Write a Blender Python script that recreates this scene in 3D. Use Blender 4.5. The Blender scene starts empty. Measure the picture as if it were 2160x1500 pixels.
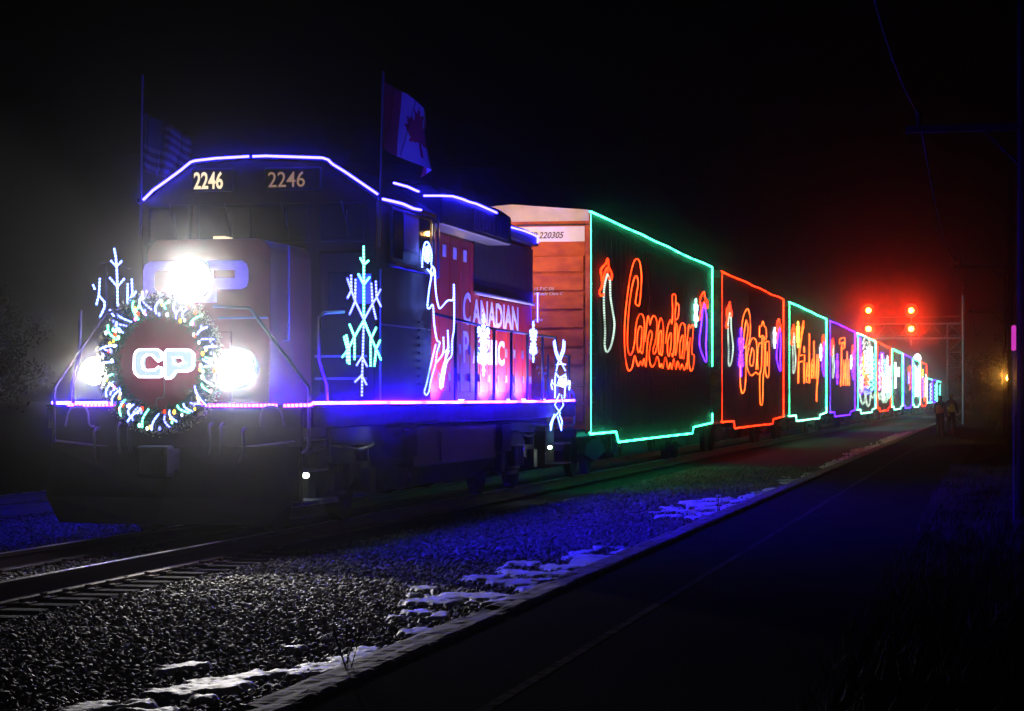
import bpy, bmesh, math, random
import numpy as np
from mathutils import Vector, Matrix, noise
from mathutils.geometry import tessellate_polygon
R = math.radians
random.seed(7); rng = np.random.default_rng(7)
S = bpy.context.scene; COL = S.collection

# ------------------------------------------------------------------ camera
F, VX, HY = 5050., 2105., 838.           # focal length in photo pixels, vanishing point of the track
TH = math.atan((VX-1080)/F)
CX, CY, CZ = 9.0, -25.1, 1.54            # eye; z = 0 is the rail head
cam = bpy.data.cameras.new("camera"); co = bpy.data.objects.new("camera", cam); COL.objects.link(co)
cam.sensor_width = 36; cam.lens = 36*F/2160; cam.shift_y = (HY-750)/2160
cam.clip_start = .1; cam.clip_end = 3000
co.location = (CX, CY, CZ); co.rotation_euler = (R(90), 0, TH)
S.camera = co
# ------------------------------------------------------------------ night sky, exposure
W = bpy.data.worlds.new("World"); S.world = W; W.use_nodes = True
W.node_tree.nodes["Background"].inputs[0].default_value = (.8, .75, 1, 1)
W.node_tree.nodes["Background"].inputs[1].default_value = .0003
S.view_settings.view_transform = 'Standard'; S.view_settings.look = 'None'
S.view_settings.exposure = 0; S.view_settings.gamma = 1
cy = S.cycles
cy.max_bounces = 4; cy.diffuse_bounces = 2; cy.glossy_bounces = 2; cy.transmission_bounces = 3
cy.volume_bounces = 0; cy.use_light_tree = True; cy.sample_clamp_indirect = 1.5
cy.use_denoising = True; cy.caustics_reflective = False; cy.caustics_refractive = False
cy.transparent_max_bounces = 8

# ------------------------------------------------------------------ helpers
def ray(px, py):
    a = (px-1080)/F; b = (HY-py)/F; s, c = math.sin(TH), math.cos(TH)
    return (-s+a*c, c+a*s, b)
def side(px, py, X):                      # photo pixel -> (y, z) on a plane x = X
    r = ray(px, py); t = (X-CX)/r[0]; return (CY+t*r[1], CZ+t*r[2])
def front(px, py, Y):                     # photo pixel -> (x, z) on a plane y = Y
    r = ray(px, py); t = (Y-CY)/r[1]; return (CX+t*r[0], CZ+t*r[2])

def bsdf(m): return m.node_tree.nodes["Principled BSDF"]
def mat(name, c, rough=.6, metal=0, var=.25, scale=6, bump=0, c2=None, spec=.5, stretch=(1, 1, 1)):
    m = bpy.data.materials.new(name); m.use_nodes = True; nt = m.node_tree; b = bsdf(m)
    b.inputs['Roughness'].default_value = rough; b.inputs['Metallic'].default_value = metal
    b.inputs['Specular IOR Level'].default_value = spec
    tc = nt.nodes.new('ShaderNodeTexCoord'); mp = nt.nodes.new('ShaderNodeMapping')
    mp.inputs['Scale'].default_value = stretch
    nt.links.new(tc.outputs['Object'], mp.inputs[0])
    n = nt.nodes.new('ShaderNodeTexNoise'); n.inputs['Scale'].default_value = scale; n.inputs['Detail'].default_value = 5
    nt.links.new(mp.outputs[0], n.inputs['Vector'])
    r = nt.nodes.new('ShaderNodeValToRGB'); nt.links.new(n.outputs[0], r.inputs[0])
    c2 = c2 or tuple(x*(1-var) for x in c)
    r.color_ramp.elements[0].position = .35; r.color_ramp.elements[1].position = .65
    r.color_ramp.elements[0].color = (*c2, 1); r.color_ramp.elements[1].color = (*c, 1)
    nt.links.new(r.outputs[0], b.inputs['Base Color'])
    rr = nt.nodes.new('ShaderNodeMapRange'); rr.inputs[3].default_value = max(0, rough-.12); rr.inputs[4].default_value = min(1, rough+.12)
    nt.links.new(n.outputs[0], rr.inputs[0]); nt.links.new(rr.outputs[0], b.inputs['Roughness'])
    if bump:
        bp = nt.nodes.new('ShaderNodeBump'); bp.inputs['Strength'].default_value = bump; bp.inputs['Distance'].default_value = .02
        nt.links.new(n.outputs[0], bp.inputs['Height']); nt.links.new(bp.outputs[0], b.inputs['Normal'])
    return m
def emit(name, c, s, led=0, mis=True):    # led > 0: bulbs that far apart along the rope
    m = bpy.data.materials.new(name); m.use_nodes = True; nt = m.node_tree
    nt.nodes.remove(bsdf(m)); e = nt.nodes.new('ShaderNodeEmission')
    e.inputs[0].default_value = (*c, 1); e.inputs[1].default_value = s
    nt.links.new(e.outputs[0], nt.nodes['Material Output'].inputs[0])
    if led:
        a = nt.nodes.new('ShaderNodeAttribute'); a.attribute_name = 'along'
        d = nt.nodes.new('ShaderNodeMath'); d.operation = 'MULTIPLY'; d.inputs[1].default_value = 2*math.pi/led
        si = nt.nodes.new('ShaderNodeMath'); si.operation = 'SINE'
        mr = nt.nodes.new('ShaderNodeMapRange'); mr.inputs[1].default_value = -.9; mr.inputs[2].default_value = .9
        mr.inputs[3].default_value = s*.35; mr.inputs[4].default_value = s*1.4
        nt.links.new(a.outputs['Fac'], d.inputs[0]); nt.links.new(d.outputs[0], si.inputs[0])
        nt.links.new(si.outputs[0], mr.inputs[0])
        nz = nt.nodes.new('ShaderNodeTexNoise'); nz.noise_dimensions = '1D'; nz.inputs['Scale'].default_value = 1.1; nz.inputs['Detail'].default_value = 3
        nt.links.new(a.outputs['Fac'], nz.inputs['W']); mr2 = nt.nodes.new('ShaderNodeMapRange'); mr2.inputs[1].default_value = .3; mr2.inputs[2].default_value = .7
        mr2.inputs[3].default_value = .35; mr2.inputs[4].default_value = 1.65; nt.links.new(nz.outputs[0], mr2.inputs[0])
        mu = nt.nodes.new('ShaderNodeMath'); mu.operation = 'MULTIPLY'; nt.links.new(mr.outputs[0], mu.inputs[0]); nt.links.new(mr2.outputs[0], mu.inputs[1])
        nt.links.new(mu.outputs[0], e.inputs[1])
    m.cycles.emission_sampling = 'FRONT' if mis else 'NONE'
    return m

class MB:
    def __init__(s): s.v = []; s.f = []; s.al = []
    def add(s, vs, fs, al=None):
        o = len(s.v); s.v += [tuple(v) for v in vs]; s.f += [tuple(i+o for i in f) for f in fs]
        s.al += list(al) if al is not None else [0.]*len(vs); return s
    def box(s, x0, x1, y0, y1, z0, z1):
        return s.add([(x, y, z) for x in (x0, x1) for y in (y0, y1) for z in (z0, z1)],
                     [(0, 1, 3, 2), (4, 6, 7, 5), (0, 4, 5, 1), (2, 3, 7, 6), (0, 2, 6, 4), (1, 5, 7, 3)])
    def tube(s, pts, r, n=6, cap=True, closed=False, radii=None):
        P = [Vector(p) for p in pts]
        if closed: P.append(P[0])
        vs = []; al = []; L = 0; up = None
        for i, p in enumerate(P):
            if i: L += (p-P[i-1]).length
            a = P[max(i-1, 0)]; b = P[min(i+1, len(P)-1)]
            if closed and i in (0, len(P)-1): a, b = P[-2], P[1]
            t = (b-a)
            t = t.normalized() if t.length > 1e-9 else Vector((0, 0, 1))
            if up is None:
                up = Vector((0, 0, 1)) if abs(t.z) < .9 else Vector((1, 0, 0))
            u = t.cross(up)
            if u.length < 1e-3: u = t.cross(Vector((1, .1, 0)))
            u.normalize(); w = u.cross(t); up = w
            rr = radii[i] if radii else r
            for k in range(n):
                g = 2*math.pi*k/n; vs.append(p+u*rr*math.cos(g)+w*rr*math.sin(g)); al.append(L)
        fs = [(i*n+k, i*n+(k+1) % n, (i+1)*n+(k+1) % n, (i+1)*n+k) for i in range(len(P)-1) for k in range(n)]
        if cap and not closed: fs += [tuple(range(n))[::-1], tuple((len(P)-1)*n+k for k in range(n))]
        return s.add(vs, fs, al)
    def cyl(s, a, b, r, n=16): return s.tube([a, b], r, n)
    def prism(s, poly, axis, a, b, holes=()):   # poly: 2-D outline in the plane perpendicular to axis
        def P(u, v, w): return {'x': (w, u, v), 'y': (u, w, v), 'z': (u, v, w)}[axis]
        loops = [list(poly)]+[list(h) for h in holes]; flat = [p for l in loops for p in l]; n = len(flat)
        tri = tessellate_polygon([[Vector((p[0], p[1], 0)) for p in l] for l in loops])
        vs = [P(*p, a) for p in flat]+[P(*p, b) for p in flat]
        fs = [tuple(t) for t in tri]+[tuple(i+n for i in t)[::-1] for t in tri]
        o = 0
        for l in loops:
            m = len(l); fs += [(o+i, o+(i+1) % m, o+(i+1) % m+n, o+i+n) for i in range(m)]; o += m
        return s.add(vs, fs)
    def ball(s, c, r, n=6, sc=(1, 1, 1)):
        vs = [(c[0]+r*sc[0]*math.sin(math.pi*j/n)*math.cos(math.pi*i/n*1.0), c[1]+r*sc[1]*math.sin(math.pi*j/n)*math.sin(math.pi*i/n), c[2]+r*sc[2]*math.cos(math.pi*j/n)) for j in range(n+1) for i in range(2*n)]
        m = 2*n
        return s.add(vs, [(j*m+i, j*m+(i+1) % m, (j+1)*m+(i+1) % m, (j+1)*m+i) for j in range(n) for i in range(m)])
    def build(s, name, m, parent=None, smooth=False, bevel=0, along=False):
        me = bpy.data.meshes.new(name)
        o0 = Vector(parent.matrix_world.translation) if parent else Vector((0, 0, 0))
        if parent:
            q = parent; o0 = Vector((0, 0, 0))
            while q: o0 += q.location; q = q.parent
        me.from_pydata([tuple(Vector(v)-o0) for v in s.v], [], s.f)
        if along:
            a = me.attributes.new('along', 'FLOAT', 'POINT'); a.data.foreach_set('value', s.al)
        bm = bmesh.new(); bm.from_mesh(me); bmesh.ops.recalc_face_normals(bm, faces=bm.faces)
        bm.to_mesh(me); bm.free()
        me.materials.append(m)
        if smooth: me.shade_smooth()
        o = bpy.data.objects.new(name, me); COL.objects.link(o)
        if parent: o.parent = parent
        if bevel:
            b = o.modifiers.new('bevel', 'BEVEL'); b.width = bevel; b.segments = 2; b.limit_method = 'ANGLE'
        return o
def tag(o, label, cat, group=None, kind=None):
    if label: o['label'] = label
    if cat: o['category'] = cat
    if group: o['group'] = group
    if kind: o['kind'] = kind
    return o
def thing(name, loc, label, cat, group=None):
    o = bpy.data.objects.new(name, None); COL.objects.link(o); o.location = loc; o.empty_display_size = .2
    return tag(o, label, cat, group)
def copy_tree(o, parent=None):
    c = o.copy(); COL.objects.link(c); c.parent = parent
    for ch in o.children: copy_tree(ch, c)
    return c
def struct(o): o['kind'] = 'structure'; return o
def rope(name, m, lines, r, parent, n=5):
    b = MB()
    for l in lines: b.tube(l, r, n)
    return b.build(name, m, parent, along=True)
def text(name, s, m, parent, size, loc, face, shear=0, sx=1, bold=0, depth=.004, align='LEFT'):
    cu = bpy.data.curves.new(name, 'FONT'); cu.body = s; cu.size = size; cu.shear = shear; cu.offset = bold
    cu.extrude = depth; cu.align_x = align; cu.resolution_u = 3
    t = bpy.data.objects.new(name, cu); COL.objects.link(t)
    dg = bpy.context.evaluated_depsgraph_get(); me = bpy.data.meshes.new_from_object(t.evaluated_get(dg))
    bpy.data.objects.remove(t)
    rot = Matrix.Rotation(R(90), 4, 'X') if face == 'front' else Matrix.Rotation(R(90), 4, 'Z') @ Matrix.Rotation(R(90), 4, 'X')
    o0 = Vector((0, 0, 0)); q = parent
    while q: o0 += q.location; q = q.parent
    me.transform(Matrix.Translation(Vector(loc)-o0) @ rot @ Matrix.Diagonal((sx, 1, 1, 1)))
    me.materials.clear(); me.materials.append(m)
    o = bpy.data.objects.new(name, me); COL.objects.link(o); o.parent = parent
    return o
def spline(pts, k=6):
    P = [Vector((*p, 0)) if len(p) == 2 else Vector(p) for p in pts]; out = []
    for i in range(len(P)-1):
        a, b, c, d = P[max(i-1, 0)], P[i], P[i+1], P[min(i+2, len(P)-1)]
        for j in range(k):
            t = j/k; out.append(.5*((2*b)+(c-a)*t+(2*a-5*b+4*c-d)*t*t+(3*b-a-3*c+d)*t**3))
    out.append(P[-1]); return out
def spot(name, loc, to, power, deg, blend, c, radius, parent=None):
    l = bpy.data.lights.new(name, 'SPOT'); l.energy = power; l.spot_size = R(deg); l.spot_blend = blend
    l.color = c; l.shadow_soft_size = radius
    o = bpy.data.objects.new(name, l); COL.objects.link(o)
    o0 = Vector((0, 0, 0)); q = parent
    while q: o0 += q.location; q = q.parent
    o.location = Vector(loc)-o0; o.rotation_euler = (Vector(to)-Vector(loc)).to_track_quat('-Z', 'Y').to_euler()
    if parent: o.parent = parent
    return o
def point(name, loc, power, c, radius, parent=None):
    l = bpy.data.lights.new(name, 'POINT'); l.energy = power; l.color = c; l.shadow_soft_size = radius
    o = bpy.data.objects.new(name, l); COL.objects.link(o)
    o0 = Vector((0, 0, 0)); q = parent
    while q: o0 += q.location; q = q.parent
    o.location = Vector(loc)-o0
    if parent: o.parent = parent
    return o

# ------------------------------------------------------------------ materials
M = {}
M['black'] = mat('black_paint', (.008, .008, .009), .5, spec=.3, var=.4, scale=3)
M['grime'] = mat('grimy_steel', (.030, .028, .026), .65, var=.6, scale=9, bump=.3)
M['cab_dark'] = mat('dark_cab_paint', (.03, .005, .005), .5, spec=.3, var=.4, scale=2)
M['red'] = mat('red_hood_paint', (.44, .016, .009), .5, spec=.25, var=.35, scale=3, stretch=(1, 1, .25))
M['nose_red'] = mat('red_nose_paint', (.30, .03, .02), .38, var=.4, scale=3)
M['white'] = mat('white_lettering', (.72, .72, .70), .5, var=.15, scale=12)
M['dimwhite'] = mat('worn_cream_lettering', (.55, .40, .28), .5, var=.2, scale=12)
M['glass'] = mat('dark_window_glass', (.01, .012, .014), .06, var=.1)
M['blind'] = mat('window_blind', (.34, .26, .46), .7, var=.15)
M['rail'] = mat('rail_steel', (.10, .055, .035), .55, metal=.4, var=.5, scale=14, stretch=(1, .3, 1), bump=.2)
M['railtop'] = mat('polished_rail_head', (.62, .60, .57), .30, metal=1, var=.1, scale=3, stretch=(8, .4, 1))
M['handrail'] = mat('painted_handrail', (.20, .17, .20), .4, var=.2)
M['railblack'] = mat('black_handrail', (.02, .02, .025), .4, var=.3)
M['tie'] = mat('weathered_timber', (.085, .062, .045), .85, var=.6, scale=18, stretch=(.3, 4, 4), bump=.8)
M['plate'] = mat('rusty_tie_plate', (.16, .10, .07), .6, metal=.5, var=.5, scale=30, bump=.3)
M['asphalt'] = mat('worn_asphalt', (.046, .044, .044), .95, spec=0, var=.35, scale=40, bump=.5)
M['earth'] = mat('dark_ballast_bed', (.055, .048, .044), .9, var=.6, scale=22, bump=1)
M['soil'] = mat('dark_soil', (.022, .020, .015), .95, spec=0, var=.6, scale=3, bump=.6)
M['stone'] = mat('crushed_stone', (.19, .165, .145), .62, scale=11, c2=(.05, .044, .040), bump=.2)
M['curb'] = mat('weathered_curb_concrete', (.34, .27, .24), .85, scale=9, c2=(.09, .065, .055), bump=1, stretch=(1, .45, 1))
M['plow'] = mat('dull_black_plow', (.007, .006, .006), .9, var=.5, scale=5, spec=.03)
M['snow'] = mat('crusted_snow', (.80, .80, .82), .55, var=.12, scale=14, bump=.5)
M['grass'] = mat('dry_grass', (.12, .10, .055), .8, var=.6, scale=4)
M['leaf'] = mat('dark_foliage', (.028, .020, .010), .8, var=.6, scale=3)
M['bark'] = mat('bark', (.06, .045, .035), .9, var=.5, scale=10, bump=.5)
M['box_red'] = mat('boxcar_end_paint', (.60, .12, .018), .6, scale=2.6, spec=.15, c2=(.36, .05, .010), stretch=(1, 1, 2))
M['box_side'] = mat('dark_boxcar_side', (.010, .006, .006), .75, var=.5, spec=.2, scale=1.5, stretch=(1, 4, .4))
M['cream'] = mat('cream_boxcar_cap', (.62, .50, .36), .5, var=.2, scale=3)
M['sign_white'] = mat('white_number_panel', (.74, .66, .58), .5, var=.1)
M['ink'] = mat('dark_lettering', (.03, .02, .02), .6)
M['flagred'] = mat('red_flag_cloth', (.50, .015, .05), .8, var=.2, scale=5)
M['flagwhite'] = mat('white_flag_cloth', (.60, .52, .45), .8, var=.1, scale=5)
M['flagblue'] = mat('blue_flag_cloth', (.02, .03, .12), .8, var=.2, scale=5)
M['needles'] = mat('green_wreath_needles', (.035, .075, .045), .6, var=.5, scale=20)
M['tinsel'] = mat('gold_tinsel', (.60, .52, .30), .3, metal=.3, var=.3, scale=30)
M['disk'] = mat('red_wreath_disk', (.34, .012, .05), .5, var=.3, scale=4)
M['galv'] = mat('galvanised_steel', (.30, .30, .33), .45, metal=.5, var=.3, scale=8)
M['pole'] = mat('dark_weathered_pole', (.010, .010, .012), .9, var=.5, spec=.1)
M['plow2'] = None
M['vest'] = mat('yellow_safety_vest', (.55, .42, .06), .7, var=.2)
M['orange'] = mat('orange_jacket', (.50, .12, .03), .8, var=.2)
M['cloth'] = mat('dark_clothing', (.014, .014, .018), .9, var=.3)
M['skin'] = mat('skin', (.42, .25, .18), .6, var=.1)
M['truckblue'] = mat('steel_tank_paint', (.035, .033, .05), .4, var=.4, scale=2)
BL = (.075, .018, 1)
E_ = {}
E_['deck'] = emit('deck_blue_rope', (.014, .0014, 1), 1050, .045)
E_['deckleft'] = emit('blue_deck_rope_far_side', (.012, .004, 1), 420, .045)
E_['deckfront'] = emit('violet_deck_rope', (.12, .012, 1), 60, .045)
E_['roof'] = emit('roof_blue_rope', (.016, .012, 1), 75)
E_['green'] = emit('green_rope', (.03, .95, .36), 18, .06)
E_['mint'] = emit('mint_rope', (.22, 1, .60), 9, .06)
E_['red'] = emit('red_rope', (1, .022, .003), 8, .06)
E_['violet'] = emit('violet_rope', (.085, .012, 1), 8, .06)
E_['script'] = emit('red_orange_rope', (1, .045, .006), 6, .05)
E_['orange'] = emit('orange_rope', (1, .10, .012), 5.5, .05)
E_['cool'] = emit('cool_white_led', (.12, .20, 1), 10, .04)
E_['teal'] = emit('teal_white_led', (.10, .85, .55), 7, .04)
E_['indigo'] = emit('indigo_led', (.10, .12, 1), 7, .04)
E_['warmdim'] = emit('dim_white_led', (.55, .75, .60), 1.3, .05)
E_['white'] = emit('white_led', (.80, .95, 1), 5, .05)
E_['yellow'] = emit('yellow_led', (1, .55, .04), 7, .05)
E_['pink'] = emit('pink_led', (1, .12, .75), 9, .05)
E_['head'] = emit('headlight_lens', (1, .97, .90), 60)
E_['step'] = emit('step_lamp', (.85, 1, .80), 14)
E_['rearlamp'] = emit('marker_lens', (.7, .8, 1), 50)
E_['sig'] = emit('red_signal_lens', (1, .20, .02), 60)
E_['num'] = emit('lit_numerals', (1, .80, .52), 1.15)
E_['signfill'] = emit('lit_logo_face', (.62, .82, 1), .95)
E_['signedge'] = emit('logo_edge_led', (.72, .80, 1), 7)
E_['amber'] = emit('amber_lamp', (1, .42, .04), 60)
E_['magenta'] = emit('magenta_lit_panel', (.75, .05, .60), .8)

# ------------------------------------------------------------------ ground, paths
TX = .10                                        # centre line of the main track
def sheet(name, x0, x1, y0, y1, z, m, nx=1, ny=1, fz=None):
    b = MB(); vs = []; fs = []
    for j in range(ny+1):
        for i in range(nx+1):
            x = x0+(x1-x0)*i/nx; y = y0+(y1-y0)*j/ny; vs.append((x, y, z+(fz(x, y) if fz else 0)))
    for j in range(ny):
        for i in range(nx):
            a = j*(nx+1)+i; fs.append((a, a+1, a+nx+2, a+nx+1))
    b.add(vs, fs); return struct(b.build(name, m))
sheet('ground', -400, 400, -60, 900, -.42, M['soil'])
def bedz(x, y):
    return .035*noise.noise(Vector((x*1.7, y*1.7, 0)))+.015*noise.noise(Vector((x*7, y*7, 3)))
BED = -.235
sheet('ballast_bed', -8.2, 5.26, -18, 30, BED, M['earth'], 60, 200, bedz)
sheet('ballast_bed', -8.2, 5.26, 30.001, 420, BED, M['earth'], 4, 60)
sheet('platform_path', 5.50, 8.15, -30, 420, -.055, M['asphalt'])
sheet('verge', 8.02, 30, -30, 420, -.062, M['soil'], 30, 120, lambda x, y: 0 if x < 8.3 else .05*noise.noise(Vector((x, y, 5))))
b = MB()                                         # faded painted line on the path
y = -22
while y < 130:
    L = random.uniform(3, 9); b.box(6.40, 6.47, y, y+L, -.0525, -.051); y += L+random.uniform(.03, .3)
struct(b.build('painted_line', mat('faded_line_paint', (.13, .12, .11), .95, spec=0, var=.7, scale=12)))
# curb: one long weathered edging
b = MB(); n = 1500; vs = []; fs = []
prof = [(5.22, -.30), (5.235, -.06), (5.25, -.022), (5.30, -.014), (5.36, -.018), (5.42, -.012), (5.47, -.016), (5.492, -.03), (5.50, -.10)]
for j in range(n+1):
    y = -20+(j/n)**1.9*300
    for k, (x, z) in enumerate(prof):
        d = .010*noise.noise(Vector((x*7, y*1.9, 1)))+.007*noise.noise(Vector((x*24, y*9, 7)))+.007*noise.noise(Vector((x*60, y*31, 3)))
        if noise.noise(Vector((x*2, y*.8, 11))) > .42: d -= .02
        vs.append((x+(d*.8 if k < 5 else d*.5), y, z+(d if 0 < k < 8 else 0)))
m_ = len(prof)
fs = [(j*m_+k, j*m_+k+1, (j+1)*m_+k+1, (j+1)*m_+k) for j in range(n) for k in range(m_-1)]
struct(b.add(vs, fs).build('curb', M['curb']))

# crushed stone, as real stones
def stones(name, regions):
    t = (1+5**.5)/2
    base = np.array([(-1, t, 0), (1, t, 0), (-1, -t, 0), (1, -t, 0), (0, -1, t), (0, 1, t), (0, -1, -t), (0, 1, -t), (t, 0, -1), (t, 0, 1), (-t, 0, -1), (-t, 0, 1)])/1.9
    fc = np.array([(0, 11, 5), (0, 5, 1), (0, 1, 7), (0, 7, 10), (0, 10, 11), (1, 5, 9), (5, 11, 4), (11, 10, 2), (10, 7, 6), (7, 1, 8), (3, 9, 4), (3, 4, 2), (3, 2, 6), (3, 6, 8), (3, 8, 9), (4, 9, 5), (2, 4, 11), (6, 2, 10), (8, 6, 7), (9, 8, 1)])
    V = []; 
    for (x0, x1, y0, y1, dens, r0, r1, z) in regions:
        N = int((x1-x0)*(y1-y0)*dens)
        c = np.stack([rng.uniform(x0, x1, N), rng.uniform(y0, y1, N), z+rng.uniform(-.012, .022, N)], 1)
        sc = rng.uniform(r0, r1, (N, 1))*np.stack([rng.uniform(.7, 1.35, N), rng.uniform(.55, 1.1, N), rng.uniform(.22, .6, N)], 1)
        v = base[None]*(1+rng.uniform(-.42, .42, (N, 12, 1)))*sc[:, None]
        q = rng.normal(size=(N, 4)); q[:, 1:3] *= .35; q /= np.linalg.norm(q, axis=1, keepdims=True); w, x, y, zz = q.T
        Rm = np.stack([1-2*(y*y+zz*zz), 2*(x*y-zz*w), 2*(x*zz+y*w), 2*(x*y+zz*w), 1-2*(x*x+zz*zz), 2*(y*zz-x*w), 2*(x*zz-y*w), 2*(y*zz+x*w), 1-2*(x*x+y*y)], 1).reshape(N, 3, 3)
        V.append(np.einsum('nij,nkj->nki', Rm, v)+c[:, None])
    V = np.concatenate(V); N = len(V); FF = (fc[None]+12*np.arange(N)[:, None, None]).reshape(-1)
    me = bpy.data.meshes.new(name); me.vertices.add(N*12); me.loops.add(N*60); me.polygons.add(N*20)
    me.vertices.foreach_set('co', V.reshape(-1)); me.loops.foreach_set('vertex_index', FF.astype(np.int32))
    me.polygons.foreach_set('loop_start', np.arange(0, N*60, 3, dtype=np.int32)); me.update(calc_edges=True)
    me.materials.append(M['stone']); o = bpy.data.objects.new(name, me); COL.objects.link(o); return o
o = stones('ballast_stones', [(1.45, 5.23, -15, -1, 640, .017, .034, BED+.02), (1.45, 5.23, -1, 10, 380, .024, .042, BED+.02),
                              (1.8, 5.23, 10, 34, 170, .03, .05, BED+.02), (-.55, .75, -15, 1, 420, .02, .036, BED+.02),
                              (-4.6, -1.2, -8, 14, 200, .028, .045, BED+.02)])
tag(o, 'dark crushed stone ballast spread beside and between the rails', 'gravel', kind='stuff')

# snow left along the curb
def snow():
    blobs = [(4.5, -11.7, .42, 1.2), (4.85, -10.1, .34, .8), (4.35, -12.6, .35, .6), (4.95, -12.4, .3, .9), (4.9, -8.2, .2, .35), (4.4, -7.3, .12, .3), (4.55, -5.1, .55, .8), (5.0, -4.6, .22, 1.1),
             (4.62, -2.6, .62, 1.7), (4.85, .2, .46, 2.2), (4.4, -1.2, .3, .6), (4.6, -3.0, .3, .7), (4.2, -5.6, .16, .35), (4.5, -6.6, .14, .25), (4.7, -6.9, .1, .4), (3.95, -4.2, .2, .22), (4.25, -8.6, .12, .3), (3.9, -10.6, .16, .4), (4.3, -9.6, .14, .25), (4.1, -13.4, .2, .5), (4.9, 10.2, .30, 1.7), (4.6, 12.5, .72, 3.6), (4.95, 16.5, .35, 3), (5.0, 19, .28, 4.0), (4.9, 26, .35, 3), (5.0, 40, .4, 6), (4.9, 55, .5, 9), (4.8, 80, .5, 14)]
    nx, ny = 90, 1500; b = MB(); vs = {}; out = []; fs = []; hh = {}
    ys = [-14.5+j*.034 if j < 900 else 16.1+((j-900)/600)**1.6*90 for j in range(ny)]
    for j, y in enumerate(ys):
        for i in range(nx):
            x = 3.3+1.98*i/(nx-1); f = -9
            for (bx, by, rx, ry) in blobs:
                d = 1-((x-bx)/rx)**2-((y-by)/ry)**2
                if d > f: f = d
            if f < -1.2: continue
            q = f-.38+2.3*noise.fractal(Vector((x*2.6, y*1.9, 4)), 1, 2, 4)+.25*noise.noise(Vector((x*14, y*11, 0)))
            if q > -.25: hh[(i, j)] = (x, y, BED+.016+.058*max(-.7, min(1, q*1.8))+.012*noise.noise(Vector((x*18, y*14, 2))))
    for k, (ij, p) in enumerate(hh.items()): vs[ij] = k; out.append(p)
    for (i, j) in hh:
        if (i+1, j) in vs and (i, j+1) in vs and (i+1, j+1) in vs: fs.append((vs[(i, j)], vs[(i+1, j)], vs[(i+1, j+1)], vs[(i, j+1)]))
    return b.add(out, fs).build('snow_patches', M['snow'], smooth=True)
tag(snow(), 'thin melting snow patches lying on the gravel along the curb', 'snow', kind='stuff')

# tracks
def rail_mb(x, y0, y1):
    b = MB(); p = [(-.07, -.18), (.07, -.18), (.07, -.165), (.012, -.145), (.010, -.05), (.034, -.038), (.036, -.004), (-.036, -.004), (-.034, -.038), (-.010, -.05), (-.012, -.145), (-.07, -.165)]
    return b.prism([(x+a, z) for a, z in p], 'y', y0, y1)
def track(cx, y0, y1, t0, t1, label, name='railway_track'):
    t = thing(name, (cx, y0, -.4), label, 'track', 'railway tracks')
    for s in (-1, 1):
        x = cx+s*.7525
        r = rail_mb(x, y0, y1).build('rail', M['rail'], t)
        MB().box(x-.031, x+.031, y0, y1, -.0045, 0).build('running_surface', M['railtop'], r)
    first = None; k = 0; y = t0
    while y < t1:
        if first is None:
            first = MB().box(cx-1.3, cx+1.3, y-.11, y+.11, -.36, -.194).build('sleeper', M['tie'], t, bevel=.012)
            for s in (-1, 1):
                b = MB(); x = cx+s*.7525; b.box(x-.18, x+.18, y-.095, y+.095, -.194, -.181)
                for sx in (-1, 1):
                    b.box(x+sx*.085-.02, x+sx*.085+.02, y-.03, y+.03, -.181, -.150); b.box(x+sx*.14-.012, x+sx*.14+.012, y+.04, y+.065, -.181, -.165)
                b.build('tie_plate', M['plate'], first)
        else:
            c = copy_tree(first, t); c.location = (random.uniform(-.03, .03), y-t0, random.uniform(-.004, .004)); c.rotation_euler = (0, 0, random.uniform(-.012, .012))
        y += .53*random.uniform(.93, 1.07); k += 1
    return t
track(TX, -18, 420, -14.6, 1.2, 'railway track with bright rail heads running under the locomotive')
track(-5.62, -18, 420, -2, 16, 'parallel siding track seen in blue light beyond the locomotive')

# ------------------------------------------------------------------ locomotive
LX = .14                                        # centre line of the locomotive
loco = thing('locomotive', (LX, 8.2, 0), 'dark red and black diesel locomotive with blue rope lights heading the train', 'locomotive')
def part(mb, name, m, parent=loco, **k): return mb.build(name, m, parent, **k)
# frame, deck
b = MB().box(LX-1.54, LX+1.54, .05, 16.6, 1.20, 1.43); b.box(LX-1.15, LX+1.15, .1, 16.5, .95, 1.2)
part(b, 'underframe', M['black'], bevel=.01)
part(MB().box(LX-1.55, LX+1.55, .05, 16.6, 1.432, 1.455), 'deck', M['grime'])
# end plate, plow
b = MB().box(LX-1.44, LX+1.44, -.02, .05, .95, 1.44)
for s in (-1, 1): b.box(LX+s*1.25-.18, LX+s*1.25+.18, -.03, .06, .40, .96)
part(b, 'end_plate', M['black'], bevel=.01)
b = MB(); pr = [(-1.44, 1.00), (-1.44, .45), (-1.22, .17), (1.20, .17), (1.44, .45), (1.44, 1.0)]
top = [(-1.44, 1.0, -.10), (0, 1.0, -.22), (1.44, 1.0, -.10)]; mid = [(-1.44, .45, -.22), (0, .45, -.42), (1.44, .45, -.22)]; bot = [(-1.2, .17, -.42), (0, .17, -.72), (1.2, .17, -.42)]
vs = [(LX+x, y, z) for r in (top, mid, bot) for (x, z, y) in r]; vs += [(x, y+.05, z) for x, y, z in vs]
fs = []
for r in range(2):
    for k in range(2):
        a = r*3+k; fs += [(a, a+1, a+4, a+3), (a+9, a+12, a+13, a+10)]
fs += [(0, 3, 12, 9), (3, 6, 15, 12), (2, 11, 14, 5), (5, 14, 17, 8), (0, 9, 10, 1), (1, 10, 11, 2), (6, 7, 16, 15), (7, 8, 17, 16)]
plow = part(b.add(vs, fs), 'snow_plow', M['plow'])
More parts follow.
